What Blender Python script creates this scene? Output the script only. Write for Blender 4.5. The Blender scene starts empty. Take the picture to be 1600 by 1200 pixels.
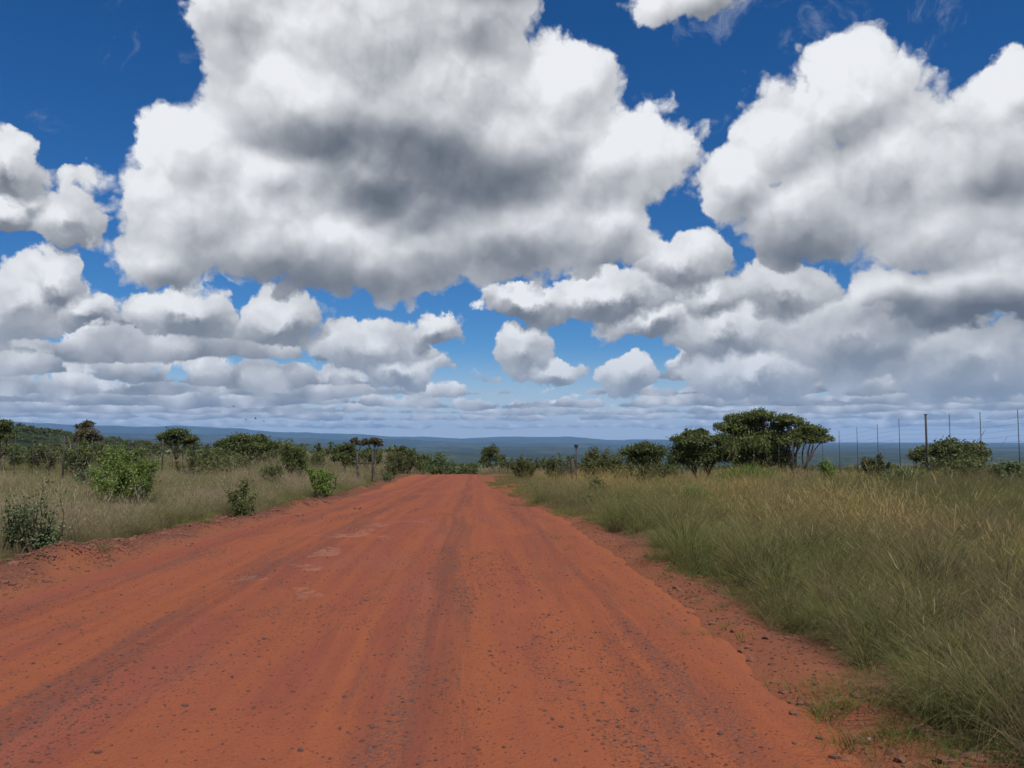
import bpy, bmesh, math, random
import numpy as np
from mathutils import Vector, Matrix, Quaternion, noise as mnoise

S = bpy.context.scene
COL = S.collection

# ------------------------------------------------------------------ camera
F_PX = 1250.0                    # focal length in pixels of the 1600 px wide photograph
PITCH = math.radians(3.89)
EYE = Vector((0.0, 0.0, 1.70))
cam_data = bpy.data.cameras.new("camera")
cam = bpy.data.objects.new("camera", cam_data)
COL.objects.link(cam)
cam.location = EYE
cam.rotation_euler = (math.pi / 2 + PITCH, 0, 0)
cam_data.sensor_width = 36.0
cam_data.lens = F_PX / 1600.0 * 36.0
cam_data.clip_start = 0.05
cam_data.clip_end = 120000.0
S.camera = cam
S.view_settings.view_transform = 'Standard'
S.view_settings.look = 'None'
S.view_settings.gamma = 1.0
S.view_settings.use_curve_mapping = False
S.view_settings.exposure = 0.0
S.cycles.use_denoising = True
S.cycles.max_bounces = 6
S.cycles.diffuse_bounces = 2
S.cycles.glossy_bounces = 1
S.cycles.transmission_bounces = 3
S.cycles.transparent_max_bounces = 6
S.cycles.volume_bounces = 1
S.cycles.caustics_reflective = False
S.cycles.caustics_refractive = False

def ray(px, py):
    """World direction through a pixel of the 1600x1200 photograph."""
    a, b = (px - 800) / F_PX, (600 - py) / F_PX
    c, s = math.cos(PITCH), math.sin(PITCH)
    return Vector((a, c - b * s, s + b * c))

def azel(px, py):
    d = ray(px, py).normalized()
    return math.atan2(d.x, d.y), math.asin(d.z)

# ------------------------------------------------------------------ sun
SUN_EL, SUN_AZ = math.radians(58), math.radians(150)     # azimuth clockwise from +Y
sun_dir = Vector((math.cos(SUN_EL) * math.sin(SUN_AZ), math.cos(SUN_EL) * math.cos(SUN_AZ), math.sin(SUN_EL)))
sl = bpy.data.lights.new("sun", 'SUN')
sl.energy = 5.0
sl.angle = math.radians(0.6)
sl.color = (1.0, 0.955, 0.88)
sun = bpy.data.objects.new("sun", sl)
sun.rotation_euler = sun_dir.to_track_quat('Z', 'Y').to_euler()
COL.objects.link(sun)

# ------------------------------------------------------------------ node helper
class N:
    """Tiny expression wrapper around shader nodes."""
    def __init__(self, tree, sock): self.t, self.s = tree, sock
    @staticmethod
    def put(tree, inp, v):
        if isinstance(v, N): tree.links.new(v.s, inp)
        elif isinstance(v, (tuple, list)): inp.default_value = (tuple(v) + (1.0,))[:len(inp.default_value)]
        else: inp.default_value = v
    def m(self, op, b=None, c=None, clamp=False):
        n = self.t.nodes.new('ShaderNodeMath'); n.operation = op; n.use_clamp = clamp
        N.put(self.t, n.inputs[0], self)
        if b is not None: N.put(self.t, n.inputs[1], b)
        if c is not None: N.put(self.t, n.inputs[2], c)
        return N(self.t, n.outputs[0])
    def __add__(self, o): return self.m('ADD', o)
    def __radd__(self, o): return self.m('ADD', o)
    def __sub__(self, o): return self.m('SUBTRACT', o)
    def __rsub__(self, o): return self.m('MULTIPLY', -1.0).m('ADD', o)
    def __mul__(self, o): return self.m('MULTIPLY', o)
    def __rmul__(self, o): return self.m('MULTIPLY', o)
    def __truediv__(self, o): return self.m('DIVIDE', o)
    def max(self, o): return self.m('MAXIMUM', o)
    def min(self, o): return self.m('MINIMUM', o)
    def pow(self, o): return self.m('POWER', o)
    def clamp(self): return self.m('ADD', 0.0, clamp=True)
    def step(self, a, b, lo=0.0, hi=1.0, mode='SMOOTHSTEP'):
        n = self.t.nodes.new('ShaderNodeMapRange'); n.interpolation_type = mode; n.clamp = True
        N.put(self.t, n.inputs['Value'], self)
        n.inputs['From Min'].default_value = a; n.inputs['From Max'].default_value = b
        n.inputs['To Min'].default_value = lo; n.inputs['To Max'].default_value = hi
        return N(self.t, n.outputs['Result'])

def vmath(t, op, a, b=None, c=None, out=0):
    n = t.nodes.new('ShaderNodeVectorMath'); n.operation = op
    N.put(t, n.inputs[0], a)
    if b is not None: N.put(t, n.inputs[3] if op == 'SCALE' else n.inputs[1], b)
    if c is not None: N.put(t, n.inputs[2], c)
    return N(t, n.outputs['Value'] if out == 'v' else n.outputs[0])

def xyz(t, v):
    n = t.nodes.new('ShaderNodeSeparateXYZ'); N.put(t, n.inputs[0], v)
    return [N(t, o) for o in n.outputs]

def comb(t, x, y, z=0.0):
    n = t.nodes.new('ShaderNodeCombineXYZ')
    for i, v in enumerate((x, y, z)): N.put(t, n.inputs[i], v)
    return N(t, n.outputs[0])

def noise_tex(t, vec, scale, detail=4.0, rough=0.5, dist=0.0, lac=2.0, color=False, dims='3D'):
    n = t.nodes.new('ShaderNodeTexNoise'); n.noise_dimensions = dims
    N.put(t, n.inputs['Vector'], vec)
    n.inputs['Scale'].default_value = scale; n.inputs['Detail'].default_value = detail
    n.inputs['Roughness'].default_value = rough; n.inputs['Distortion'].default_value = dist
    n.inputs['Lacunarity'].default_value = lac
    return N(t, n.outputs['Color' if color else 'Fac'])

def voro(t, vec, scale, detail=0.0, rough=0.5, feat='F1', out='Distance', rand=1.0, dims='3D'):
    n = t.nodes.new('ShaderNodeTexVoronoi'); n.feature = feat; n.voronoi_dimensions = dims
    N.put(t, n.inputs['Vector'], vec)
    n.inputs['Scale'].default_value = scale
    n.inputs['Detail'].default_value = detail; n.inputs['Roughness'].default_value = rough
    n.inputs['Randomness'].default_value = rand
    return N(t, n.outputs[out])

def mixc(t, fac, a, b, mode='MIX'):
    n = t.nodes.new('ShaderNodeMix'); n.data_type = 'RGBA'; n.blend_type = mode
    N.put(t, n.inputs[0], fac); N.put(t, n.inputs[6], a); N.put(t, n.inputs[7], b)
    return N(t, n.outputs[2])

def ramp(t, fac, stops):
    n = t.nodes.new('ShaderNodeValToRGB'); N.put(t, n.inputs[0], fac)
    cr = n.color_ramp
    while len(cr.elements) < len(stops): cr.elements.new(0.5)
    for e, (p, c) in zip(cr.elements, stops):
        e.position = p; e.color = tuple(c) + (1.0,) if len(c) == 3 else c
    return N(t, n.outputs[0])

# ------------------------------------------------------------------ world: clear sky with a cumulus field
world = bpy.data.worlds.new("World")
S.world = world
world.use_nodes = True
wt = world.node_tree
wt.nodes.clear()
SKY_STRENGTH = 0.075

def spot(px, py, rx, ry):
    """A cloud mass given where the photograph shows it -> direction angles and angular radii."""
    a, e = azel(px, py)
    ra = abs(azel(px + rx, py)[0] - azel(px - rx, py)[0]) / 2
    re = abs(azel(px, py + ry)[1] - azel(px, py - ry)[1]) / 2
    return a, e, ra, re

def cones(p, items):
    """Highest of many soft elliptical mounds at p (p = azimuth, elevation)."""
    acc = None
    for it in items:
        a, e, ra, re = spot(*it[:4])
        q = p if acc is None else vmath(wt, 'MULTIPLY_ADD', acc, (1e-7, 1e-7, 0), p)   # keeps the evaluation in sequence
        v = vmath(wt, 'MULTIPLY_ADD', q, (1 / ra, 1 / re, 0), (-a / ra, -e / re, 0))
        g = wt.nodes.new('ShaderNodeTexGradient'); g.gradient_type = 'SPHERICAL'
        N.put(wt, g.inputs[0], v)
        g = N(wt, g.outputs['Fac'])
        w = it[4] if len(it) > 4 else 1.0
        if w != 1.0: g = g * w
        acc = g if acc is None else acc.m('SMOOTH_MAX', g, 0.10)
    return acc

NEAR = [(560,50,285,185),(455,150,180,150),(690,170,270,230),(820,215,240,190),(965,250,165,120),(880,130,95,110),(745,20,130,140),
        (430,265,150,90),(575,290,150,100),(640,335,150,90),(310,235,125,125),(300,330,175,120),(240,392,120,62),(470,370,260,105),(640,395,230,85),(800,360,240,115),(950,370,120,85),
        (1085,-10,135,62),(360,20,80,130),
        (1315,165,160,135),(1220,200,140,130),(1155,285,90,120),(1250,330,170,105),(1400,270,210,160),(1560,230,200,150),
        (1600,140,80,95),(1490,350,210,120),(1420,440,110,60,.8),(1520,460,200,90)]
MID = [(15,272,112,68),(5,325,115,52),(118,338,98,70,.85),(60,310,90,60,.7),(75,435,95,62),(20,470,130,85),(135,480,70,48),
       (290,482,125,50),(440,492,135,55),(585,535,130,60),(678,515,55,40),(640,572,100,34,.8),(818,540,75,55),(868,572,65,34),(985,580,58,46),
       (1070,420,100,72),(1110,470,80,60),(940,466,200,47),(835,464,120,36),(1010,505,130,42),(1130,520,140,60),(1230,450,110,70),(1330,520,230,95),(1500,560,260,95),(1180,580,150,55)]
# self-shaded undersides (negative) and sunlit shoulders (positive)
DARK = [(668,285,240,115,1.0),(535,225,180,75,.62),(600,262,200,95,.9),(470,440,350,48,.55),(770,412,270,55,.42),(770,-10,170,50,.55),
        (1240,395,170,50,.55),(1560,305,150,60,.45),(1440,497,230,55,.8),(1560,507,150,60,.8),(1370,568,240,45,.45),(1550,620,200,60,.5),(930,428,150,45,.35)]
LIT = [(470,110,150,100,.8),(480,40,130,70,.4),(300,240,130,100,.85),(420,300,130,60,.75),(560,365,120,40,.5),(270,350,120,60,.4),(980,220,140,110,.8),(880,120,70,110,.75),(600,30,90,90,.3),
       (1320,130,120,90,.9),(1200,250,110,110,.75),(1440,270,120,80,.5),(1540,400,90,50,.7),(1590,140,80,70,.7),(1070,400,90,50,.8),(1120,470,100,50,.4)]

tc = wt.nodes.new('ShaderNodeTexCoord')
d = vmath(wt, 'NORMALIZE', N(wt, tc.outputs['Generated']))
dx, dy, dz = xyz(wt, d)
az = dx.m('ARCTAN2', dy)
el = dz.m('ARCSINE')
p = comb(wt, az, el)

# domain warp: big lazy swirls and small frayed edges
w1 = vmath(wt, 'SUBTRACT', noise_tex(wt, d, 7.0, 3.0, 0.55, color=True), (.5, .5, .5))
w2 = vmath(wt, 'SUBTRACT', noise_tex(wt, d, 26.0, 5.0, 0.6, color=True), (.5, .5, .5))
pw = vmath(wt, 'MULTIPLY_ADD', w1, (.085, .075, 0), p)
pm = vmath(wt, 'MULTIPLY_ADD', w2, (.014, .013, 0), pw)            # calmer copy, for broad light and shade
pw = vmath(wt, 'MULTIPLY_ADD', w2, (.05, .045, 0), pw)

UP = (-0.006, 0.016, 0.0)
d_up = vmath(wt, 'ADD', d, (-0.008, -0.003, 0.020))
p_fr = vmath(wt, 'MULTIPLY_ADD', w2, (.035, .03, 0), p)
p_fr_up = vmath(wt, 'ADD', p_fr, UP)
def billow(vec, sc, det=1.0):
    return 1.0 - voro(wt, vec, sc, det, 0.5, feat='F1', dims='2D')

def colour(bright):
    return ramp(wt, bright, [(0.0, (.125, .145, .175)), (0.25, (.215, .235, .265)), (0.5, (.385, .40, .43)), (0.75, (.60, .615, .64)), (1.0, (.86, .875, .90))])

# --- clear sky
sky = wt.nodes.new('ShaderNodeTexSky'); sky.sky_type = 'NISHITA'; sky.sun_disc = False
sky.sun_elevation = SUN_EL; sky.sun_rotation = SUN_AZ
sky.altitude = 1500; sky.air_density = 1.0; sky.dust_density = 0.3; sky.ozone_density = 3.0
base = N(wt, sky.outputs[0])
base = vmath(wt, 'SCALE', base, SKY_STRENGTH)
hs = wt.nodes.new('ShaderNodeHueSaturation'); hs.inputs['Saturation'].default_value = 1.34; hs.inputs['Value'].default_value = 1.05
N.put(wt, hs.inputs['Color'], base)
base = vmath(wt, 'MULTIPLY', N(wt, hs.outputs[0]), (.66, .90, 1.10))

# --- far field: ranks of flat-based cumulus, each rank farther off, lower and smaller than the one before
gap = cones(pw, [(900, 545, 210, 100, 1.0), (610, 472, 150, 45, 1.0), (120, 390, 90, 40, .9)])
fray = xyz(wt, w2)[0]
far_layers = []
side = az.step(-.10, -.30, 0.0, 0.20) + az.step(.12, .30, 0.0, 0.18)
for k, (yb, hp, period, thr) in enumerate([(668, 9, 45, .28), (655, 12, 60, .30), (645, 16, 70, .32), (632, 22, 85, .34), (616, 32, 105, .37), (596, 42, 125, .40), (570, 52, 150, .43), (530, 60, 190, .46)]):
    eb = azel(800, yb)[1]; h = hp / F_PX; pr = period / F_PX
    pk = vmath(wt, 'MULTIPLY_ADD', vmath(wt, 'MULTIPLY_ADD', w2, (.5 * h * 3, .5 * h * 2, 0), p), (1 / pr, 0.8 / (h * 2.2), 0), (7.3 * k, 3.1 * k, 0))
    n = noise_tex(wt, pk, 1.0, 5.0, 0.62, dims='2D')
    vp = 1.0 - voro(wt, pk, 1.5, 1.0, 0.5, dims='2D')
    n = (n - 0.5) * 1.35 + 0.5 + (vp - 0.58) * 0.42
    wob = noise_tex(wt, pk, 0.45, 1.0, 0.5, dims='2D')
    t_ = (el - eb + (wob - 0.5) * (h * 0.8)) / h
    T = n + side - (thr - 0.17) - t_.max(0.0) * 0.34 - (t_ * -1.0).max(0.0) * 1.6 - gap * (0.85 if yb < 625 else 0.2)
    al = T.step(0.0, 0.15 if yb < 640 else 0.24)
    br = (0.46 + t_.step(-0.25, 0.6, 0.0, 0.28) + (vp - 0.55) * 0.75 + T.step(0.0, 0.30, 0.26, 0.0) * t_.step(0.0, 0.5)).clamp()
    hz = 0.03 + 0.24 * (max(0.0, yb - 540) / 118.0) ** 1.4
    far_layers.append((al, mixc(wt, hz, colour(br), (.54, .60, .68))))

# --- middle distance and near masses
nz = noise_tex(wt, d, 12.0, 8.0, 0.62)
ns = noise_tex(wt, d, 6.0, 3.0, 0.5)
ns_up = noise_tex(wt, d_up, 6.0, 3.0, 0.5)
bl = billow(p_fr, 15.0, 3.0)
bl_up = billow(p_fr_up, 15.0, 3.0)
relief = (ns - ns_up) * 0.45 + (bl - bl_up) * 0.17 + (bl - 0.6) * 0.11
edge = (nz - 0.5) * 0.75 + (bl - 0.60) * 0.75
frame_mask = (az.m('ABSOLUTE').step(0.60, 0.85)).max(el.step(0.52, 0.75))
wide = noise_tex(wt, d, 2.6, 3.0, 0.5)
elsewhere = (wide - 0.47) * 3.0 * frame_mask * el.step(0.02, 0.12)

m_mid = cones(pw, MID)
m_mid_up = cones(vmath(wt, 'ADD', pw, (-.004, .011, 0)), MID)
T_mid = m_mid * 1.8 + edge - 0.04 - m_mid.step(0.0, 0.12, 0.45, 0.0)
a_mid = T_mid.step(0.0, 0.24)
dark = (cones(pm, DARK) + (bl - 0.6) * 0.10).step(0.0, 0.60)
b_mid = (0.66 + (m_mid - m_mid_up) * 1.4 + relief * 1.1 - dark * 0.30).clamp()

m_near = cones(pw, NEAR).max(elsewhere)
m_soft = cones(pm, NEAR)
m_soft_up = cones(vmath(wt, 'ADD', pm, (-.010, .026, 0)), NEAR)
near_grad = (m_soft - m_soft_up) * (1.0 - frame_mask)
T_near = m_near * 2.0 + edge - 0.02 - m_near.step(0.0, 0.12, 0.45, 0.0)
a_near = T_near.step(0.0, 0.34)
lit = cones(pm, LIT).step(0.0, 0.55)
b_near = (0.79 + lit * 0.20 - dark * 0.48 + relief + near_grad * 0.75 - (m_near - 0.3) * 0.20).clamp()

# --- thin torn shreds in the open blue
sh = noise_tex(wt, vmath(wt, 'MULTIPLY_ADD', w1, (.25, .25, .25), d), 9.0, 8.0, 0.68)
a_sh = sh.step(0.56, 0.78, 0.0, 0.34) * el.step(0.2, 0.35)

out = mixc(wt, el.step(0.0, 0.12, 0.9, 0.0), base, (.54, .60, .68))
for al, c in far_layers: out = mixc(wt, al, out, c)
out = mixc(wt, a_sh, out, (.62, .66, .70))
mid_c = mixc(wt, el.step(0.03, 0.16, 0.45, 0.0), colour(b_mid), (.36, .43, .53))
out = mixc(wt, a_mid, out, mid_c)
out = mixc(wt, a_near, out, colour(b_near))
# below the horizon: hazy ground tone
out = mixc(wt, el.step(-0.02, 0.004, 1.0, 0.0), out, (.22, .27, .33))
bg = wt.nodes.new('ShaderNodeBackground'); N.put(wt, bg.inputs['Color'], out); bg.inputs['Strength'].default_value = 1.0
world.cycles.sampling_method = 'NONE'
wo = wt.nodes.new('ShaderNodeOutputWorld'); wt.links.new(bg.outputs[0], wo.inputs[0])

# ================================================================== helpers for building
rng = np.random.default_rng(7)
TILT = 57.0 / F_PX                       # the road runs a little to the left of the view axis
ROAD_L, ROAD_R = -5.10, 2.15             # road edges, metres sideways from the line under the camera

def tag(o, label=None, cat=None, group=None, kind=None):
    if label: o['label'] = label
    if cat: o['category'] = cat
    if group: o['group'] = group
    if kind: o['kind'] = kind
    return o

def empty(name, loc=(0, 0, 0), rz=0.0):
    o = bpy.data.objects.new(name, None); COL.objects.link(o)
    o.location = loc; o.rotation_euler = (0, 0, rz); o.empty_display_size = 0.2
    return o

def mesh_np(name, V, quads=None, tris=None, attrs=None, smooth=False):
    """Mesh from numpy arrays; attrs = {name: per-vertex floats}."""
    me = bpy.data.meshes.new(name)
    V = np.asarray(V, dtype=np.float32)
    nq = 0 if quads is None else len(quads); nt = 0 if tris is None else len(tris)
    me.vertices.add(len(V)); me.vertices.foreach_set('co', V.ravel())
    loops = []
    if nq: loops.append(np.asarray(quads, dtype=np.int32).ravel())
    if nt: loops.append(np.asarray(tris, dtype=np.int32).ravel())
    if loops:
        L = np.concatenate(loops)
        me.loops.add(len(L)); me.loops.foreach_set('vertex_index', L)
        start = np.concatenate([np.arange(nq) * 4, nq * 4 + np.arange(nt) * 3]).astype(np.int32)
        me.polygons.add(nq + nt); me.polygons.foreach_set('loop_start', start)
        if smooth: me.polygons.foreach_set('use_smooth', np.ones(nq + nt, dtype=bool))
    for k, a in (attrs or {}).items():
        at = me.attributes.new(k, 'FLOAT', 'POINT'); at.data.foreach_set('value', np.asarray(a, dtype=np.float32).ravel())
    me.update(calc_edges=True)
    return me

def link(name, me, mat=None, parent=None, loc=None):
    o = bpy.data.objects.new(name, me); COL.objects.link(o)
    if mat is not None and not me.materials: me.materials.append(mat)
    if parent is not None: o.parent = parent
    if loc is not None: o.location = loc
    return o

class MB:
    """Collects quads and triangles for one mesh."""
    def __init__(self): self.V, self.Q, self.T, self.A, self.n = [], [], [], {}, 0
    def add(self, V, quads=None, tris=None, **attrs):
        V = np.asarray(V, dtype=np.float32).reshape(-1, 3)
        if quads is not None and len(quads): self.Q.append(np.asarray(quads) + self.n)
        if tris is not None and len(tris): self.T.append(np.asarray(tris) + self.n)
        for k, a in attrs.items(): self.A.setdefault(k, []).append(np.broadcast_to(np.asarray(a, dtype=np.float32), (len(V),)))
        self.V.append(V); self.n += len(V)
    def tube(self, pts, radii, sides=6, **attrs):
        P = np.asarray(pts, dtype=float); R = np.broadcast_to(np.asarray(radii, dtype=float), (len(P),))
        T = np.gradient(P, axis=0); T /= np.linalg.norm(T, axis=1)[:, None] + 1e-9
        ref = np.array([0, 0, 1.0]) if abs(T[0][2]) < 0.9 else np.array([1.0, 0, 0])
        A = np.cross(T, ref); A /= np.linalg.norm(A, axis=1)[:, None] + 1e-9
        B = np.cross(T, A)
        th = np.linspace(0, 2 * np.pi, sides, endpoint=False)
        V = P[:, None] + R[:, None, None] * (np.cos(th)[None, :, None] * A[:, None] + np.sin(th)[None, :, None] * B[:, None])
        i, j = np.meshgrid(np.arange(len(P) - 1), np.arange(sides), indexing='ij')
        k = (j + 1) % sides
        q = np.stack([i * sides + j, i * sides + k, (i + 1) * sides + k, (i + 1) * sides + j], -1).reshape(-1, 4)
        caps = [[0, a + 1, a] for a in range(1, sides - 1)] + [[(len(P) - 1) * sides, (len(P) - 1) * sides + a, (len(P) - 1) * sides + a + 1] for a in range(1, sides - 1)]
        self.add(V.reshape(-1, 3), q, caps, **attrs)
    def box(self, c, size, **attrs):
        c = np.asarray(c, float); h = np.asarray(size, float) / 2
        V = np.array([[x, y, z] for x in (-1, 1) for y in (-1, 1) for z in (-1, 1)]) * h + c
        self.add(V, [[0, 1, 3, 2], [4, 6, 7, 5], [0, 4, 5, 1], [2, 3, 7, 6], [0, 2, 6, 4], [1, 5, 7, 3]], **attrs)
    def mesh(self, name, smooth=False):
        return mesh_np(name, np.concatenate(self.V), np.concatenate(self.Q) if self.Q else None, np.concatenate(self.T) if self.T else None,
                       {k: np.concatenate(a) for k, a in self.A.items()}, smooth)
    def obj(self, name, mat, parent=None, smooth=False, loc=None):
        return link(name, self.mesh(name, smooth), mat, parent, loc)

class Waves:
    """Smooth pseudo-random field for numpy arrays."""
    def __init__(self, seed, base, octaves=4, n=5, gain=0.55):
        r = np.random.default_rng(seed); self.w = []
        for o in range(octaves):
            for _ in range(n):
                a = r.uniform(0, 2 * np.pi); f = base * 2 ** o * r.uniform(0.7, 1.4)
                self.w.append((f * np.cos(a), f * np.sin(a), r.uniform(0, 2 * np.pi), gain ** o / np.sqrt(n)))
    def __call__(self, x, y):
        s = 0
        for kx, ky, ph, am in self.w: s = s + am * np.sin(kx * x + ky * y + ph)
        return s

def sstep(a, b, v):
    u = np.clip((v - a) / (b - a), 0, 1); return u * u * (3 - 2 * u)

class Curve1:
    """Smoothed table lookup."""
    def __init__(self, pts):
        x, y = np.array(pts, float).T
        m = np.gradient(y, x); d = np.diff(y) / np.diff(x)
        self.x, self.y, self.m = x, y, m
        for i in range(len(d)):
            if abs(d[i]) < 1e-12: self.m[i] = self.m[i + 1] = 0
    def __call__(self, q):
        q = np.clip(np.asarray(q, float), self.x[0], self.x[-1])
        i = np.clip(np.searchsorted(self.x, q) - 1, 0, len(self.x) - 2)
        h = self.x[i + 1] - self.x[i]; u = (q - self.x[i]) / h
        return ((2*u**3 - 3*u**2 + 1) * self.y[i] + (u**3 - 2*u**2 + u) * h * self.m[i] + (-2*u**3 + 3*u**2) * self.y[i + 1] + (u**3 - u**2) * h * self.m[i + 1])

# ================================================================== lie of the land
Z_ROAD = Curve1([(-30, .1), (0, 0), (8, -.03), (14, -.14), (20, -.30), (28, -.60), (38, -.92), (48, -1.22), (65, -1.62), (82, -2.0), (95, -2.6), (120, -4.2), (200, -8.0), (300, -11.0)])
Z_RIGHT = Curve1([(-30, .12), (0, .10), (15, .15), (25, .12), (31, .08), (36, -.12), (41, -.48), (50, -1.02), (62, -1.50), (80, -2.3), (120, -4.8), (200, -8.8), (300, -12.0)])
Z_LEFT = Curve1([(-30, .05), (0, .05), (10, 0), (20, -.16), (30, -.30), (42, -.46), (60, -.72), (100, -1.05), (140, -1.45), (200, -4.2), (300, -8.0)])
Z_FAR = Curve1([(0, -11), (300, -11.0), (500, -19), (1000, -45), (2000, -90), (3500, -135), (6000, -152), (9000, -155), (60000, -155)])
RIDGES = [  # distance, width, skyline as the photograph shows it
    (26000., .16, [(-900, 668), (-400, 664), (-200, 661), (50, 660), (200, 665), (350, 668), (440, 675), (560, 679), (700, 681), (800, 682), (900, 686), (960, 689), (1050, 690), (1200, 694), (1310, 699), (1420, 702), (1600, 707), (2400, 700)]),
    (17000., .15, [(-900, 676), (-200, 673), (150, 676), (300, 677), (450, 683), (560, 688), (700, 691), (830, 690), (1000, 696), (1100, 699), (1300, 704), (1600, 709), (2400, 705)]),
    (10500., .14, [(-900, 690), (-200, 687), (200, 689), (400, 692), (500, 690), (620, 696), (760, 700), (900, 699), (1100, 704), (1250, 706), (1380, 704), (1425, 706), (1480, 709), (1600, 710), (2400, 708)]),
    (6500., .13, [(-900, 700), (0, 699), (300, 702), (480, 700), (640, 707), (800, 708), (1000, 707), (1300, 710), (1500, 713), (1700, 715), (2400, 713)]),
    (700., .30, [(-900, 650), (-300, 648), (-60, 652), (30, 658), (80, 668), (150, 679), (260, 692), (380, 706), (520, 735), (800, 745), (2400, 745)]),
]
RIDGES = [(r, w, Curve1(pts)) for r, w, pts in RIDGES]
bump_big, bump_mid, bump_small = Waves(1, .12, 3), Waves(2, .9, 3), Waves(3, 5.0, 3)
edge_l, edge_r = Waves(4, .35, 4), Waves(5, .5, 4)
ridge_w = Waves(11, 1 / 900., 4)
line_w = [Waves(50 + i, .012, 5, gain=.62) for i in range(len(RIDGES))]

def road_edges(y):
    fringe = 2.0 * sstep(12, 78, y)                              # the far end bends away to the left
    return ROAD_L - 1.25 * sstep(26, 80, y) + .13 * edge_l(y, 0 * y) + .05 * edge_r(y * 7, 0 * y), ROAD_R + .10 * edge_r(y, 0 * y) + .055 * edge_l(y * 9, 0 * y) - fringe

def height(x, y):
    x = np.asarray(x, float); y = np.asarray(y, float)
    t = x + TILT * y
    r = np.hypot(x, y)
    zr, zR, zL = Z_ROAD(y), Z_RIGHT(y), Z_LEFT(y)
    wR = sstep(2.4, 9.0, t) * (0.55 + 0.45 * sstep(8, 20, t)); wL = sstep(6.0, 16.0, -t)
    z = zr + (zR - zr) * wR + (zL - zr) * wL
    near = 1 - sstep(40, 140, r)
    # scraped-up banks of stones beside the road
    el_, er_ = road_edges(y)
    z = z + near * (.15 * np.exp(-((t - el_ + .62) / .38) ** 2) * (.8 + .4 * bump_mid(x, y)) + .05 * np.exp(-((t - er_ - .30) / .25) ** 2) + .08 * sstep(.5, 1.3, t - er_) * (1 - sstep(3, 8, t)))
    off = np.maximum(sstep(0, .5, el_ - t), sstep(0, .5, t - er_))
    z = z + near * off * (.05 * bump_big(x, y) + .035 * bump_mid(x, y) + .012 * bump_small(x, y))
    zf = Z_FAR(r)
    px = 800 + F_PX * np.tan(np.clip(np.arctan2(x, np.maximum(y, 1e-3)), -1.1, 1.1))
    px = np.where(y <= 0, np.where(x < 0, -900, 2400), px)
    for (rr, w, line), lw in zip(RIDGES, line_w):
        top = EYE.z + (685 - line(px) + 2.0 * lw(px, 0 * px)) / F_PX * rr * np.where(y > 0, np.cos(np.arctan2(x, np.maximum(y, 1e-3))), .8)
        prof = np.exp(-((r / rr - 1) / w) ** 2 * 1.5)
        if rr < 2000: top = top - 4.5; prof = np.exp(-((np.log(r / rr)) / w) ** 2)
        base = Z_FAR(rr)
        zf = np.maximum(zf, Z_FAR(r) + (top - base) * prof * (1 if rr < 2000 else 1) + (ridge_w(x, y) * 6 * prof if rr > 2000 else 0))
    far = sstep(150, 300, r)
    return z * (1 - far) + zf * far

def on_ground(px, D):
    """Point of the land at forward distance D under the photograph's column px."""
    x = (px - 800) / F_PX * D
    return Vector((x, D, float(height(x, D))))

# ================================================================== materials
def material(name):
    m = bpy.data.materials.new(name); m.use_nodes = True
    t = m.node_tree; t.nodes.clear()
    return m, t, t.nodes.new('ShaderNodeOutputMaterial')

def attr(t, name, kind='GEOMETRY', out='Fac'):
    n = t.nodes.new('ShaderNodeAttribute'); n.attribute_name = name; n.attribute_type = kind
    return N(t, n.outputs[out])

def principled(t, out, col, rough=0.9, normal=None, spec=0.2):
    b = t.nodes.new('ShaderNodeBsdfPrincipled')
    N.put(t, b.inputs['Base Color'], col); N.put(t, b.inputs['Roughness'], rough)
    b.inputs['Specular IOR Level'].default_value = spec
    if normal is not None: N.put(t, b.inputs['Normal'], normal)
    t.links.new(b.outputs[0], out.inputs[0])
    return b

def bump(t, h, strength=0.5, dist=0.02):
    n = t.nodes.new('ShaderNodeBump'); n.inputs['Strength'].default_value = strength; n.inputs['Distance'].default_value = dist
    N.put(t, n.inputs['Height'], h); return N(t, n.outputs[0])

def leafy(name, dark, light, transl=0.32, gloss=0.012, tint='tint_none'):
    """Leaf material: each leaf its own tone between two greens, some light passes through."""
    m, t, out = material(name)
    h = attr(t, 'hue')
    pos = t.nodes.new('ShaderNodeNewGeometry')
    n = noise_tex(t, N(t, pos.outputs['Position']), 1.3, 2.0, 0.5)
    c = mixc(t, (h * 0.7 + n.step(.35, .65) * 0.3), dark, light)
    df = t.nodes.new('ShaderNodeBsdfDiffuse'); N.put(t, df.inputs[0], c)
    tr = t.nodes.new('ShaderNodeBsdfTranslucent'); N.put(t, tr.inputs[0], mixc(t, 0.35, c, tuple(min(1, v * 1.5) for v in light)))
    mx = t.nodes.new('ShaderNodeMixShader'); mx.inputs[0].default_value = transl
    t.links.new(df.outputs[0], mx.inputs[1]); t.links.new(tr.outputs[0], mx.inputs[2])
    gl = t.nodes.new('ShaderNodeBsdfGlossy'); gl.inputs['Roughness'].default_value = 0.45; gl.inputs[0].default_value = (.9, .95, 1, 1)
    m2 = t.nodes.new('ShaderNodeMixShader'); m2.inputs[0].default_value = gloss
    t.links.new(mx.outputs[0], m2.inputs[1]); t.links.new(gl.outputs[0], m2.inputs[2])
    t.links.new(m2.outputs[0], out.inputs[0])
    return m

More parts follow.
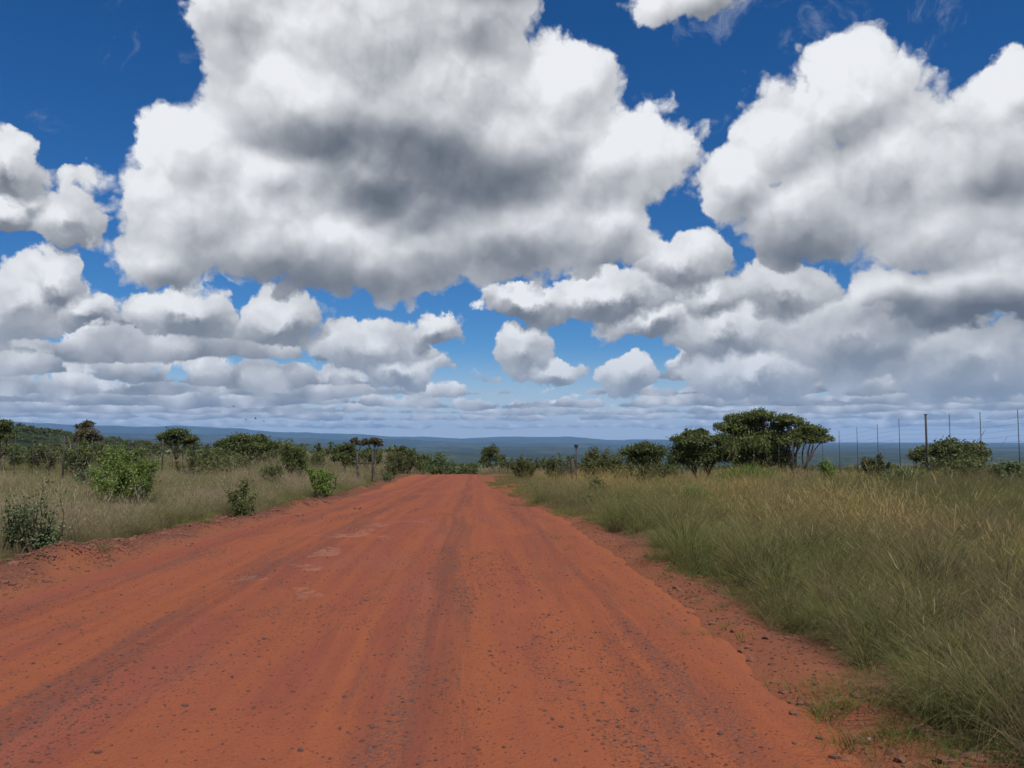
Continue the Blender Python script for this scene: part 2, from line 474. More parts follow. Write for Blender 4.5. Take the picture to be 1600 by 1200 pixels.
def grassy(name, base_col, mid_col, tip_col, head_col, alt_col, transl=0.3):
    """Grass blades: root to tip tones, seed heads, and a clump-to-clump tone from the 'tint' carried by each clump."""
    m, t, out = material(name)
    tip, hue, head = attr(t, 'tip'), attr(t, 'hue'), attr(t, 'head')
    tint = attr(t, 'tint', 'INSTANCER')
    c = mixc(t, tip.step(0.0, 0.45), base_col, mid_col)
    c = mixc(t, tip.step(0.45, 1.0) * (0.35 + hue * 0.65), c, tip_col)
    c = mixc(t, tint.step(.38, .05) * .75, c, tuple(v * w for v, w in zip(mid_col, (.86, 1.06, .80))))
    c = mixc(t, (tint + (hue - .5) * .35).step(.50, .95) * .85, c, alt_col)
    c = mixc(t, (hue.step(.80, .90) * tip.step(.2, .7)) * .7, c, head_col)
    c = mixc(t, head, c, head_col)
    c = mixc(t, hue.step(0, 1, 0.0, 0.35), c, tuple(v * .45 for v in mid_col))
    df = t.nodes.new('ShaderNodeBsdfDiffuse'); N.put(t, df.inputs[0], c)
    tr = t.nodes.new('ShaderNodeBsdfTranslucent'); N.put(t, tr.inputs[0], c)
    mx = t.nodes.new('ShaderNodeMixShader'); mx.inputs[0].default_value = transl
    t.links.new(df.outputs[0], mx.inputs[1]); t.links.new(tr.outputs[0], mx.inputs[2])
    t.links.new(mx.outputs[0], out.inputs[0])
    return m

def plain(name, col, rough=0.8, var=0.3, scale=8.0):
    m, t, out = material(name)
    tcn = t.nodes.new('ShaderNodeTexCoord')
    n = noise_tex(t, N(t, tcn.outputs['Object']), scale, 4.0, 0.6)
    c = mixc(t, n, tuple(v * (1 - var) for v in col), tuple(v * (1 + var) for v in col))
    principled(t, out, c, rough, bump(t, n, .4, .01))
    return m

# --- red gravel road
M_ROAD, t, out = material('red_road_dirt')
uvn = t.nodes.new('ShaderNodeUVMap'); uvn.uv_map = 'along'
uv = N(t, uvn.outputs[0])                                        # (sideways, forward) in metres
geo = t.nodes.new('ShaderNodeNewGeometry'); pos = N(t, geo.outputs['Position'])
wob = vmath(t, 'SUBTRACT', noise_tex(t, uv, .12, 2.0, color=True), (.5, .5, .5))
uvw = vmath(t, 'MULTIPLY_ADD', wob, (.40, 0, 0), uv)
track = noise_tex(t, vmath(t, 'MULTIPLY', uvw, (1.5, .030, 0)), 1.0, 4.0, .62, dims='2D')       # wheel tracks
track2 = noise_tex(t, vmath(t, 'MULTIPLY', uvw, (4.5, .11, 0)), 1.0, 3.0, .6, dims='2D')
patch = noise_tex(t, vmath(t, 'MULTIPLY', uv, (.55, .30, 0)), 1.0, 5.0, .6, dims='2D')
mid = noise_tex(t, pos, 5.0, 5.0, .65)
grit = noise_tex(t, pos, 60.0, 3.0, .7)
c = mixc(t, track.step(.36, .64), (.226, .065, .038), (.266, .079, .035))
c = mixc(t, track2.step(.52, .72) * .45, c, (.200, .052, .034))
c = mixc(t, patch.step(.50, .70) * .6, c, (.235, .076, .048))
rightside = xyz(t, uv)[0].step(-1.4, .6)
c = mixc(t, (patch.step(.50, .34) * .5 + rightside * track.step(.3, .6) * .45).clamp(), c, (.270, .080, .034))
# drifts of loose grey-brown gravel, gathered between the wheel lanes
tx = xyz(t, uvw)[0]
def lane(c0, w): return ((tx - c0) * (1.0 / w)).m('POWER', 2.0).m('MULTIPLY', -1.0).m('EXPONENT')
lanes = (lane(-.42, .30) + lane(-2.75, .42) * .8 + lane(1.35, .35) * .7 + lane(-4.3, .3) * .6).min(1.0)
drift = noise_tex(t, vmath(t, 'MULTIPLY', uvw, (2.6, .30, 0)), 1.0, 7.0, .72, dims='2D') + (lanes - .35) * .16
speck = noise_tex(t, pos, 34.0, 2.0, .6)
c = mixc(t, lanes * track2.step(.38, .58) * .5, c, (.150, .046, .031))
c = mixc(t, drift.step(.50, .66) * speck.step(.44, .60) * .75, c, (.120, .064, .052))
# sandy orange margins
tx = xyz(t, uv)[0]
margin = (tx + track * .9).step(-4.9, -4.35, 1.0, 0.0).max((tx - track * .9).step(1.2, 1.75))
c = mixc(t, margin * .65, c, (.275, .088, .038))
# dark small stones and a few worn pale plates
st = voro(t, pos, 17.0, 0.0, feat='F1')
stm = st.step(.16, .26, 1.0, 0.0) * drift.step(.38, .58, .35, 1.0) * noise_tex(t, pos, 9.0, 1.0).step(.44, .56)
c = mixc(t, stm * .75, c, (.070, .034, .030))
st2 = voro(t, pos, 46.0, 0.0, feat='F1')
c = mixc(t, st2.step(.18, .32, 1.0, 0.0) * noise_tex(t, pos, 4.0, 3.0, .65).step(.40, .60) * .65, c, (.085, .042, .036))
pl = noise_tex(t, vmath(t, 'MULTIPLY', uv, (1.1, .62, 0)), 1.0, 4.0, .6, dims='2D')
yy = xyz(t, uv)[1]
tx = xyz(t, uv)[0]
plm = pl.step(.58, .64) * yy.step(8.0, 9.2) * yy.step(17.0, 22.0, 1.0, 0.0) * tx.step(-3.8, -3.0) * tx.step(-1.5, -.8, 1.0, 0.0) * mid.step(.38, .52)
c = mixc(t, plm * .45, c, (.33, .165, .112))
c = mixc(t, grit * .5, c, vmath(t, 'SCALE', c, .62))
hgt = mid * .5 + grit * .45 + stm * .5 + track2 * .4 + speck * .5 + drift.step(.45, .65) * speck * .6
principled(t, out, c, .92, bump(t, hgt, .8, .022), .12)

# --- land
M_LAND, t, out = material('veld_soil')
geo = t.nodes.new('ShaderNodeNewGeometry'); pos = N(t, geo.outputs['Position'])
gx, gy, gz = xyz(t, pos)
tt = gx + gy * TILT
n1 = noise_tex(t, pos, .6, 5.0, .6); n2 = noise_tex(t, pos, 9.0, 5.0, .65); n3 = noise_tex(t, pos, 45.0, 3.0, .6)
dist = vmath(t, 'LENGTH', pos, out='v')
red = mixc(t, n2, (.105, .046, .032), (.185, .070, .040))
sandy = mixc(t, n2, (.190, .068, .038), (.255, .086, .040))
nearroad = (tt + (n1 - .5) * .5).step(-5.55, -5.25).m('MULTIPLY', (tt + (n2 - .5) * .9).step(2.3, 2.85, 1.0, 0.0))
red = mixc(t, nearroad * .85, red, sandy)
red = mixc(t, n3.step(.5, .75) * .45, red, (.100, .046, .034))
soil = mixc(t, n2, (.060, .050, .026), (.110, .085, .045))
soil = mixc(t, n1.step(.4, .62), soil, (.065, .070, .026))
rm = (tt + (n1 - .5) * 1.2).step(-7.4, -6.6) * (tt + (n1 - .5) * 1.4).step(2.7, 3.6, 1.0, 0.0) * dist.step(60, 110, 1.0, 0.0)
c = mixc(t, rm, soil, red)
f1 = noise_tex(t, pos, .0016, 6.0, .62); f2 = noise_tex(t, pos, .012, 5.0, .7)
f3 = noise_tex(t, vmath(t, 'MULTIPLY', pos, (1, .35, 0)), .0006, 5.0, .6)
farc = mixc(t, f2.step(.38, .62), (.012, .020, .009), (.046, .060, .024))
farc = mixc(t, f1.step(.52, .66) * .65, farc, (.095, .100, .045))
farc = mixc(t, f3.step(.46, .56) * .75, farc, (.014, .024, .012))
c = mixc(t, dist.step(130, 320), c, farc)
c = mixc(t, n3 * .4, c, vmath(t, 'SCALE', c, .6))
principled(t, out, c, .95, bump(t, n2 + n3 * .6, .6, .03), .1)

M_BARK = plain('grey_brown_bark', (.085, .062, .046), .9, .45, 14.0)
M_BARK_PALE = plain('pale_dead_wood', (.20, .17, .14), .9, .3, 14.0)
M_STEEL = plain('dark_weathered_steel', (.050, .046, .046), .7, .4, 20.0)
M_WIRE = plain('galvanised_wire', (.16, .16, .165), .5, .2, 20.0)
M_STONE = plain('dark_ironstone', (.092, .046, .038), .85, .45, 30.0)
M_STONE_RED = plain('red_stone', (.165, .070, .048), .9, .4, 22.0)
M_STONE_PALE = plain('pale_stone', (.42, .33, .28), .9, .2, 22.0)

# ================================================================== terrain and road
def build_land():
    az_f = np.radians(np.arange(-46, 46.01, .22))
    az_b = np.radians(np.arange(46, 314, 6.0))[1:]
    azs = np.concatenate([az_f, az_b])
    rr = np.concatenate([[0.0], np.geomspace(1.2, 160, 210), np.geomspace(160, 34000, 230)[1:]])
    A, R = np.meshgrid(azs, rr)
    X, Y = R * np.sin(A), R * np.cos(A)
    Z = height(X, Y)
    T = X + TILT * Y
    l, r_ = road_edges(Y)
    inside = sstep(0, .25, T - l) * sstep(0, .25, r_ - T) * (1 - sstep(118, 135, Y)) * (Y > -12)
    Z = Z - .16 * inside                                            # the road bed; the road itself lies in it
    na, nr = len(azs), len(rr)
    i, j = np.meshgrid(np.arange(nr - 1), np.arange(na), indexing='ij')
    k = (j + 1) % na
    q = np.stack([i * na + j, i * na + k, (i + 1) * na + k, (i + 1) * na + j], -1).reshape(-1, 4)
    o = link('ground', mesh_np('ground', np.stack([X, Y, Z], -1).reshape(-1, 3), q[:, ::-1], smooth=True), M_LAND)
    tag(o, kind='structure')

rut = Waves(21, 1.6, 3); rough_a = Waves(22, 3.0, 4); rough_b = Waves(23, 14.0, 3)
def road_z(t, y):
    """Road surface: a slight crown, wheel ruts along it, washboard and lumps."""
    x = t - TILT * y
    l, r_ = road_edges(y)
    z = Z_ROAD(y) + .035 - .006 * (t + 1.6) ** 2 * .5
    for c, dpt, w in ((-3.5, .022, .28), (-2.0, .020, .26), (-.45, .024, .24), (.75, .016, .22)):
        z = z - dpt * np.exp(-((t - c - .12 * np.sin(y * .09 + c)) / w) ** 2) * (.7 + .3 * np.sin(y * .31 + c * 5))
    z = z + .010 * rut(t * 1.6, y * .35) + .005 * rough_a(x, y) + .0022 * rough_b(x, y)
    lo = np.minimum(sstep(-.02, .75, t - l), sstep(-.02, .85, r_ - t))
    return z * lo + (height(x, y) + .012 - .045 * np.maximum(sstep(.10, -.12, t - l), sstep(.10, -.12, r_ - t))) * (1 - lo)

def build_road():
    ys = np.concatenate([np.arange(-10, 3, .5), np.arange(3, 16, .055), np.arange(16, 40, .14), np.arange(40, 130, .5)])
    ts = np.arange(ROAD_L - 1.75, ROAD_R + .46, .055)
    T, Y = np.meshgrid(ts, ys)
    Z = road_z(T, Y)
    n1, n0 = T.shape
    i, j = np.meshgrid(np.arange(n1 - 1), np.arange(n0 - 1), indexing='ij')
    q = np.stack([i * n0 + j, i * n0 + j + 1, (i + 1) * n0 + j + 1, (i + 1) * n0 + j], -1).reshape(-1, 4)
    me = mesh_np('road', np.stack([T - TILT * Y, Y, Z], -1).reshape(-1, 3), q, smooth=True)
    uv = me.uv_layers.new(name='along')
    P = np.stack([T, Y], -1).reshape(-1, 2)[q.ravel()].astype(np.float32)
    uv.data.foreach_set('uv', P.ravel())
    tag(link('road', me, M_ROAD), kind='structure')

build_land(); build_road()

def surface(x, y):
    """Top of the road or the land."""
    x = np.asarray(x, float); y = np.asarray(y, float)
    t = x + TILT * y; l, r_ = road_edges(y)
    on = (t > l + .12) & (t < r_ - .12) & (y < 120)
    return np.where(on, road_z(t, y), height(x, y))

# ================================================================== grass (uncountable): clumps scattered by geometry nodes
def blade_clump(seed, blades, radius, length, droop, width, heads=0.0, spread=0.35, lvar=.35, head_len=.16, wind=(0.045, 0.0)):
    r = np.random.default_rng(seed)
    mb = MB(); ns = 4
    for b in range(blades):
        a = r.uniform(0, 2 * np.pi); rad = radius * np.sqrt(r.uniform())
        root = np.array([np.cos(a) * rad, np.sin(a) * rad, -.03])
        la = a + r.normal(0, .9)
        lean = abs(r.normal(0, spread)) + .05
        L = length * (1 - lvar + 2 * lvar * r.uniform())
        is_head = r.uniform() < heads
        if is_head: L *= 1.25; lean *= .7
        s = np.linspace(0, 1, ns + 1)
        ang = lean + droop * (0.35 if is_head else 1.0) * s ** 1.5 * r.uniform(.5, 1.3)
        step = L / ns
        hx = np.concatenate([[0], np.cumsum(np.sin(ang[1:]) * step)]); hz = np.concatenate([[0], np.cumsum(np.cos(ang[1:]) * step)])
        P = root + np.stack([hx * np.cos(la) + wind[0] * L * s ** 2, hx * np.sin(la) + wind[1] * L * s ** 2, hz], -1)
        fa = r.uniform(0, np.pi)
        side = np.array([np.cos(fa), np.sin(fa), 0])
        w = width * (0.45 if is_head else 1.0) * r.uniform(.7, 1.3) * (1 - .85 * s) [:, None] * side * .5
        V = np.empty(((ns + 1) * 2, 3)); V[0::2] = P - w; V[1::2] = P + w
        q = [[2 * i, 2 * i + 1, 2 * i + 3, 2 * i + 2] for i in range(ns)]
        hu = r.uniform()
        mb.add(V, q, tip=np.repeat(s, 2), hue=hu, head=0.0)
        if is_head:
            d = P[-1] - P[-2]; d /= np.linalg.norm(d)
            for kk in range(4):
                f0 = P[-1] - d * head_len * (kk * .28); ln = head_len * .5
                oa = r.uniform(0, 2 * np.pi); o = np.array([np.cos(oa), np.sin(oa), 0]) * head_len * .06
                dd = d + o / ln * .8
                sd = np.array([np.sin(oa), -np.cos(oa), 0]) * width * 1.1
                tipv = f0 + dd * ln
                sd = sd * .75
                mb.add([f0 - sd * .3, f0 + sd * .3, (f0 + tipv) / 2 + sd * .8, tipv, (f0 + tipv) / 2 - sd * .8], [[0, 1, 2, 4]], [[4, 2, 3]], tip=1.0, hue=hu, head=1.0)
    return mb.mesh('grass_clump')

def scatter(name, variants, mat, pts, rot, scl, idx, tint, label=None, cat=None, kind='stuff', group=None):
    """One object: a cloud of points with a clump on each."""
    src = bpy.data.collections.new(name + '_clumps')                # source shapes, never linked to the scene
    for i, me in enumerate(variants):
        if not me.materials: me.materials.append(mat)
        o = bpy.data.objects.new('clump_shape_%02d' % i, me); src.objects.link(o)
    me = mesh_np(name, pts, attrs={'scl': scl, 'tint': tint, 'rz': rot})
    at = me.attributes.new('idx', 'INT', 'POINT'); at.data.foreach_set('value', np.asarray(idx, dtype=np.int32))
    o = link(name, me)
    g = bpy.data.node_groups.new(name + '_nodes', 'GeometryNodeTree')
    g.interface.new_socket('Geometry', in_out='INPUT', socket_type='NodeSocketGeometry')
    g.interface.new_socket('Geometry', in_out='OUTPUT', socket_type='NodeSocketGeometry')
    nd = g.nodes; L = g.links.new
    gi, go = nd.new('NodeGroupInput'), nd.new('NodeGroupOutput')
    iop = nd.new('GeometryNodeInstanceOnPoints'); ci = nd.new('GeometryNodeCollectionInfo')
    ci.inputs['Collection'].default_value = src; ci.inputs['Separate Children'].default_value = True; ci.inputs['Reset Children'].default_value = True
    def na(nm, ty):
        n = nd.new('GeometryNodeInputNamedAttribute'); n.data_type = ty; n.inputs['Name'].default_value = nm
        return [s for s in n.outputs if s.enabled and s.name == 'Attribute'][0]
    cx = nd.new('ShaderNodeCombineXYZ'); e2r = nd.new('FunctionNodeEulerToRotation')
    L(na('rz', 'FLOAT'), cx.inputs[2]); L(cx.outputs[0], e2r.inputs[0])
    L(gi.outputs[0], iop.inputs['Points']); L(ci.outputs[0], iop.inputs['Instance'])
    iop.inputs['Pick Instance'].default_value = True
    L(na('idx', 'INT'), iop.inputs['Instance Index']); L(e2r.outputs[0], iop.inputs['Rotation']); L(na('scl', 'FLOAT'), iop.inputs['Scale'])
    L(iop.outputs[0], go.inputs[0])
    md = o.modifiers.new('scatter', 'NODES'); md.node_group = g
    tag(o, label, cat, group, kind)
    return o

# colours: veld grass of a wet summer: olive blades, straw and pinkish seed heads
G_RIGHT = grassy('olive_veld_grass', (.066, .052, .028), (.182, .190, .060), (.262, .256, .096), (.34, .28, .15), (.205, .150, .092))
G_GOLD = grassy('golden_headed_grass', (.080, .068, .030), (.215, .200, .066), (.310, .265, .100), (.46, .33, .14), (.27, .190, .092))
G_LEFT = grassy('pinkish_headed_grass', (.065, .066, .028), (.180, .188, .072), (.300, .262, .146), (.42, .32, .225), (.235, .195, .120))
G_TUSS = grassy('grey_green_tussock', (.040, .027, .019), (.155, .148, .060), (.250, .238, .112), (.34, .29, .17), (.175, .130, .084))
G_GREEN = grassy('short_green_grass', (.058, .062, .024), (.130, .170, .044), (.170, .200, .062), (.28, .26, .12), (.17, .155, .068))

V_RIGHT = [blade_clump(100 + i, 120, .12, .27 + .035 * i, 1.5, .0029, .03, .52, lvar=.5, head_len=.08, wind=(.03, 0)) for i in range(6)]
V_GOLD = [blade_clump(120 + i, 110, .10, .32 + .03 * i, 1.2, .0029, .26, .45, lvar=.5, head_len=.10, wind=(.05, 0)) for i in range(6)]
V_LEFT = [blade_clump(140 + i, 105, .09, .34 + .035 * i, 1.0, .0030, .15, .45, lvar=.5, head_len=.12, wind=(.05, 0)) for i in range(6)]
V_TUSS = [blade_clump(160 + i, 380, .13, .56 + .04 * i, 1.55, .0030, .015, .48, lvar=.5, head_len=.10, wind=(.03, 0)) for i in range(4)]
V_GREEN = [blade_clump(180 + i, 42, .10, .16, 1.0, .0042, .0, .50) for i in range(4)]
V_WIDE = [blade_clump(200 + i, 60, .45, .42, .8, .018, .30, .36, head_len=.20) for i in range(4)]

clump = Waves(34, 7.0, 2)
field = Waves(31, .16, 4); field2 = Waves(32, .7, 3); field3 = Waves(33, .05, 3)

def wedge(n, y0, y1, tmin, tmax, power=1.0, half=.74):
    """Random points between two distances, inside what the camera might see."""
    y = (y0 ** power + (y1 ** power - y0 ** power) * rng.uniform(size=n)) ** (1 / power)
    t = rng.uniform(tmin, tmax, n)
    x = t - TILT * y
    ok = np.abs(x) < half * y + 2.5
    return x[ok], y[ok], t[ok]

LOW = [(55, 12.0, 1.0), (382, 20.5, .7), (198, 25.5, 1.3), (512, 33, 1.0), (460, 52, 2.0), (615, 55, 1.0)]
def lowered(x, y):
    """Grass stays short right in front of the shrubs."""
    k = np.ones(len(x))
    for px, D, w in LOW:
        cx = (px - 800) / F_PX * y
        k = np.where((np.abs(x - cx) < w) & (y > D - 5.5) & (y < D + .6), .45, k)
    return k

def put(name, variants, mat, x, y, scl, tint, **kw):
    if mat not in (M_STONE, M_STONE_RED): scl = scl * lowered(x, y)
    z = surface(x, y)
    n = len(x)
    return scatter(name, variants, mat, np.stack([x, y, z], -1), rng.uniform(0, 2 * np.pi, n), scl, rng.integers(0, len(variants), n), np.clip(tint, 0, 1), **kw)

def cat_pts(*sets):
    return [np.concatenate(a) for a in zip(*sets)]

# --- right of the road
def right_grass():
    x, y, t = cat_pts(wedge(8200, 2.5, 14, 2.2, 13), wedge(21000, 14, 34, 1.9, 28), wedge(15000, 34, 75, 1.6, 55))
    l, r_ = road_edges(y)
    d = t - r_
    dens = sstep(.35, 1.2, d + .35 * field2(x, y)) * (.45 + .55 * sstep(-.4, .5, field2(x, y) + .7 * field(x, y)))
    dens *= .22 + .52 * sstep(12, 24, y) * np.where(y < 14,   .45 + .55 * sstep(.9, 2.2, d + .5 * field2(x * 1.4, y * 1.4)), .9)
    ok = rng.uniform(size=len(x)) < dens
    x, y, d = x[ok], y[ok], d[ok]
    gold = sstep(-.2, .7, field(x, y) + .9 * sstep(17, 27, y) + .3 * field3(x, y) - .35) * sstep(2, 6, d)
    g = rng.uniform(size=len(x)) < gold
    s = .86 * rng.uniform(.6, 1.3, len(x)) * (.70 + .30 * sstep(.6, 2.5, d)) * (1 + .16 * field(x, y) + .16 * field2(x, y)) * (.60 + .62 * sstep(-.5, .7, clump(x, y)))
    tint = .48 + .34 * field2(x, y) + .22 * field(x, y) + .30 * clump(x * .8, y * .8) + rng.normal(0, .20, len(x))
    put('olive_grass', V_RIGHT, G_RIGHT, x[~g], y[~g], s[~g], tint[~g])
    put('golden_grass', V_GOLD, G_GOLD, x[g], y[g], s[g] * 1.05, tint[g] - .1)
    # tussocks, each with room of its own
    x, y, t = cat_pts(wedge(9000, 2.8, 13, 2.5, 12), wedge(9000, 13, 34, 2.3, 26))
    l, r_ = road_edges(y)
    ok = (t - r_ > .62 + .25 * rng.uniform(size=len(x))) & (rng.uniform(size=len(x)) < .55 + .45 * sstep(-.6, .4, field2(x, y)))
    x, y = x[ok], y[ok]
    taken, keep = {}, []
    for i in range(len(x)):
        gap = .40 + .020 * y[i]
        c = (int(x[i] // gap), int(y[i] // gap))
        if any((c[0] + u, c[1] + v) in taken and (x[taken[(c[0] + u, c[1] + v)]] - x[i]) ** 2 + (y[taken[(c[0] + u, c[1] + v)]] - y[i]) ** 2 < gap * gap for u in (-1, 0, 1) for v in (-1, 0, 1)): continue
        taken[c] = i; keep.append(i)
    x, y = x[keep], y[keep]
    n = len(x)
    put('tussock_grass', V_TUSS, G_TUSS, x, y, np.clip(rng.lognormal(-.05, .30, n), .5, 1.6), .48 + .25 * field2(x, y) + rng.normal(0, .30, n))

def left_grass():
    x, y, t = cat_pts(wedge(10000, 7, 22, -20, -6.2), wedge(20000, 22, 50, -40, -5.8), wedge(20000, 50, 110, -85, -5.4))
    l, r_ = road_edges(y)
    d = l - t
    dens = sstep(.8, 1.5, d + .3 * field2(x, y)) * (.60 + .40 * sstep(-.6, .5, field2(x, y)))
    ok = rng.uniform(size=len(x)) < dens
    x, y, d = x[ok], y[ok], d[ok]
    s = rng.uniform(.6, 1.3, len(x)) * (.60 + .40 * sstep(.9, 2.4, d)) * (1 + .16 * field(x, y) + .22 * field2(x, y)) * (.74 + .26 * sstep(26, 40, y)) * (.68 + .5 * sstep(-.5, .7, clump(x, y))) * (1 + .25 * np.exp(-((d - 2.2) / 1.0) ** 2)) * (1 + .15 * sstep(40, 80, y))
    green = rng.uniform(size=len(x)) < sstep(-.45, .45, field(x + 40, y) + .5 * field2(x, y) + .8) * .95 * sstep(1.8, 4.0, d)
    tint = .45 + .5 * field2(x, y) + .2 * field(x, y) + rng.normal(0, .18, len(x))
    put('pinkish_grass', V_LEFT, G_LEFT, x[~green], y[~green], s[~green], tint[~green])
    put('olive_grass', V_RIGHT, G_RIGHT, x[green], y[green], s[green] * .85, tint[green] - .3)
    x, y, t = wedge(700, 8, 40, -12, -6.3)
    l, r_ = road_edges(y)
    ok = (l - t > 1.1) & (rng.uniform(size=len(x)) < .45)
    put('tussock_grass', V_TUSS, G_TUSS, x[ok], y[ok], rng.uniform(.6, 1.0, ok.sum()), rng.uniform(0, 1, ok.sum()))

def short_grass():
    # thin green growth on both stony margins, thicker on the right where the bank meets the road
    x, y, t = cat_pts(wedge(2600, 4, 16, 1.5, 3.4), wedge(5200, 15, 60, .3, 3.5), wedge(2600, 8, 30, -7.2, -5.2), wedge(3000, 30, 85, -7.0, -4.8))
    l, r_ = road_edges(y)
    dr, dl = t - r_, l - t
    pr = sstep(-.15, .35, dr + .3 * field2(x, y)) * np.where(y > 16, .9, .6) * sstep(-.2, .4, field2(x * 1.7, y * 1.7) + .25)
    plf = sstep(.15, .7, dl + .25 * field2(x, y)) * .55 * sstep(.0, .6, field2(x * 1.3, y * 1.3) + .1)
    ok = rng.uniform(size=len(x)) < np.where(t > 0, pr, plf)
    x, y = x[ok], y[ok]
    put('short_grass', V_GREEN, G_GREEN, x, y, rng.uniform(.45, 1.1, len(x)), rng.uniform(0, .8, len(x)))

def understory():
    x, y, t = cat_pts(wedge(4500, 2.5, 14, 2.6, 13), wedge(8000, 14, 34, 2.4, 28), wedge(6000, 8, 24, -20, -6.6), wedge(9000, 24, 55, -40, -6.4))
    l, r_ = road_edges(y)
    ok = ((t > r_ + .7) | (t < l - 1.3)) & (rng.uniform(size=len(x)) < .35 + .65 * sstep(-.4, .6, field2(x * .7 + 9, y * .7)))
    x, y = x[ok], y[ok]
    put('green_undergrowth', V_GREEN, G_GREEN, x, y, rng.uniform(.9, 1.8, len(x)), rng.uniform(.1, 1, len(x)))

def far_grass():
    x, y, t = wedge(14000, 75, 240, -190, 130, half=.8)
    l, r_ = road_edges(y)
    ok = ((t > r_ + .8) | (t < l - .8)) & (rng.uniform(size=len(x)) < .8)
    x, y = x[ok], y[ok]
    put('distant_grass', V_WIDE, G_LEFT, x, y, rng.uniform(.9, 1.6, len(x)), .4 + .4 * field3(x, y) + rng.normal(0, .1, len(x)))

right_grass(); left_grass(); short_grass(); understory(); far_grass()

def depth_at(px, py):
    """Distance at which the land shows under this pixel of the photograph."""
    d = ray(px, py); lo = 2.0
    for D in np.arange(2.5, 120, .05):
        q = EYE + d * (D / d.y)
        if float(surface(q.x, q.y)) > q.z: return D
    return 60.0

def tussocks():
    for i, (px, py, sc, rz, label) in enumerate([
            (1470, 1135, 1.15, .3, 'biggest drooping grass tussock at the bottom right of the road'),
            (1300, 985, 1.0, 1.2, 'drooping tussock on the bank edge above the biggest tussock'),
            (1565, 1165, 1.1, 2.2, 'dark based tussock in the bottom right corner'),
            (1215, 930, .95, 3.0, 'tussock overhanging the red margin midway up the right bank'),
            (1115, 868, .95, 4.0, 'brownish tussock on the bank edge right of the stony margin'),
            (1385, 1010, 1.1, 5.0, 'grey green tussock behind the biggest tussock'),
            (955, 822, 1.0, .9, 'small dark tussock at the bank edge where the right verge narrows'),
            (845, 786, 1.1, 2.6, 'dark tussock standing alone at the far right road edge')]):
        D = depth_at(px, py); x = (px - 800) / F_PX * D
        if not V_TUSS[i % 4].materials: V_TUSS[i % 4].materials.append(G_TUSS)
        o = link('grass_tussock', V_TUSS[i % 4]); o.location = (x, D, float(surface(x, D))); o.scale = (sc * 1.2,) * 3; o.rotation_euler.z = rz
        tag(o, label, 'grass tussock')
    for i, (px, py, sc) in enumerate([(890, 858, .8), (866, 841, .9), (893, 840, .7), (1105, 995, .8), (1162, 1000, .9), (1278, 1130, .7), (1258, 1132, .6), (1234, 1090, .9), (1268, 1095, .8), (1200, 1078, .6), (1357, 1165, .9),
                                  (1372, 1185, .8), (1310, 1085, .8), (1132, 985, .6), (1090, 945, .6), (1075, 935, .5), (1010, 905, .6), (985, 940, .4), (1068, 992, .5), (1330, 1060, .8), (860, 815, .9), (1115, 955, .7), (1185, 970, .6)]):
        D = depth_at(px, py); x = (px - 800) / F_PX * D
        if not V_GREEN[i % 4].materials: V_GREEN[i % 4].materials.append(G_GREEN)
        o = link('grass_tuft', V_GREEN[i % 4]); o.location = (x, D, float(surface(x, D))); o.scale = (sc,) * 3; o.rotation_euler.z = i * 1.3
        tag(o, 'small green grass tuft rooted in the red margin right of the road', 'grass tuft', 'green tufts along the right margin')
tussocks()

# ================================================================== stones
def stone_mesh(seed, flat=.6):
    bm = bmesh.new(); bmesh.ops.create_icosphere(bm, subdivisions=1, radius=1.0)
    r = random.Random(seed); off = Vector((r.uniform(0, 50), r.uniform(0, 50), r.uniform(0, 50)))
    sx, sy = r.uniform(.75, 1.2), r.uniform(.6, 1.0)
    for v in bm.verts:
        k = 1 + .42 * mnoise.noise(v.co * 1.1 + off)
        v.co = Vector((v.co.x * sx * k, v.co.y * sy * k, v.co.z * flat * k))
    me = bpy.data.meshes.new('stone'); bm.to_mesh(me); bm.free()
    return me

def gravel():
    vs = [stone_mesh(s) for s in range(6)]
    x, y, t = cat_pts(wedge(75000, 3.6, 13, -7, 3.3), wedge(75000, 13, 36, -7.2, 3.3))
    l, r_ = road_edges(y)
    edge = (t < l - .1) | (t > r_ + .05)
    lanes = sum(np.exp(-((t - c + .12 * np.sin(y * .09)) / w) ** 2) for c, w in ((-.42, .38), (-2.75, .5), (1.35, .45), (-4.3, .4)))
    dr = .5 * rut(t * 1.3, y * .22) + .55 * rough_a(t * 1.0, y * .35) + .8 * lanes - .25
    ok = (t > l - 1.5) & (t < r_ + 1.0) & (rng.uniform(size=len(x)) < np.where(edge, np.where(t > 0, .30, .8), .16 + .75 * sstep(.15, 1.1, dr)))
    x, y, edge = x[ok], y[ok], edge[ok]
    s = np.exp(rng.normal(np.log(.0058), .48, len(x))) * np.where(edge, 1.5, 1.0)
    put('gravel', vs, M_STONE, x, y, np.minimum(s, .026), rng.uniform(0, 1, len(x)))
    x, y, t = cat_pts(wedge(9000, 3.5, 30, -7, -5.0), wedge(1600, 3.5, 26, 1.9, 3.6))
    l, r_ = road_edges(y)
    ok = ((t < l - .1) & (t > l - 1.6)) | ((t > r_) & (t < r_ + 1.2))
    x, y = x[ok], y[ok]
    vs = [stone_mesh(s + 20) for s in range(6)]
    put('red_rubble', vs, M_STONE_RED, x, y, np.minimum(np.exp(rng.normal(np.log(.0145), .55, len(x))), .065), rng.uniform(0, 1, len(x)))

gravel()

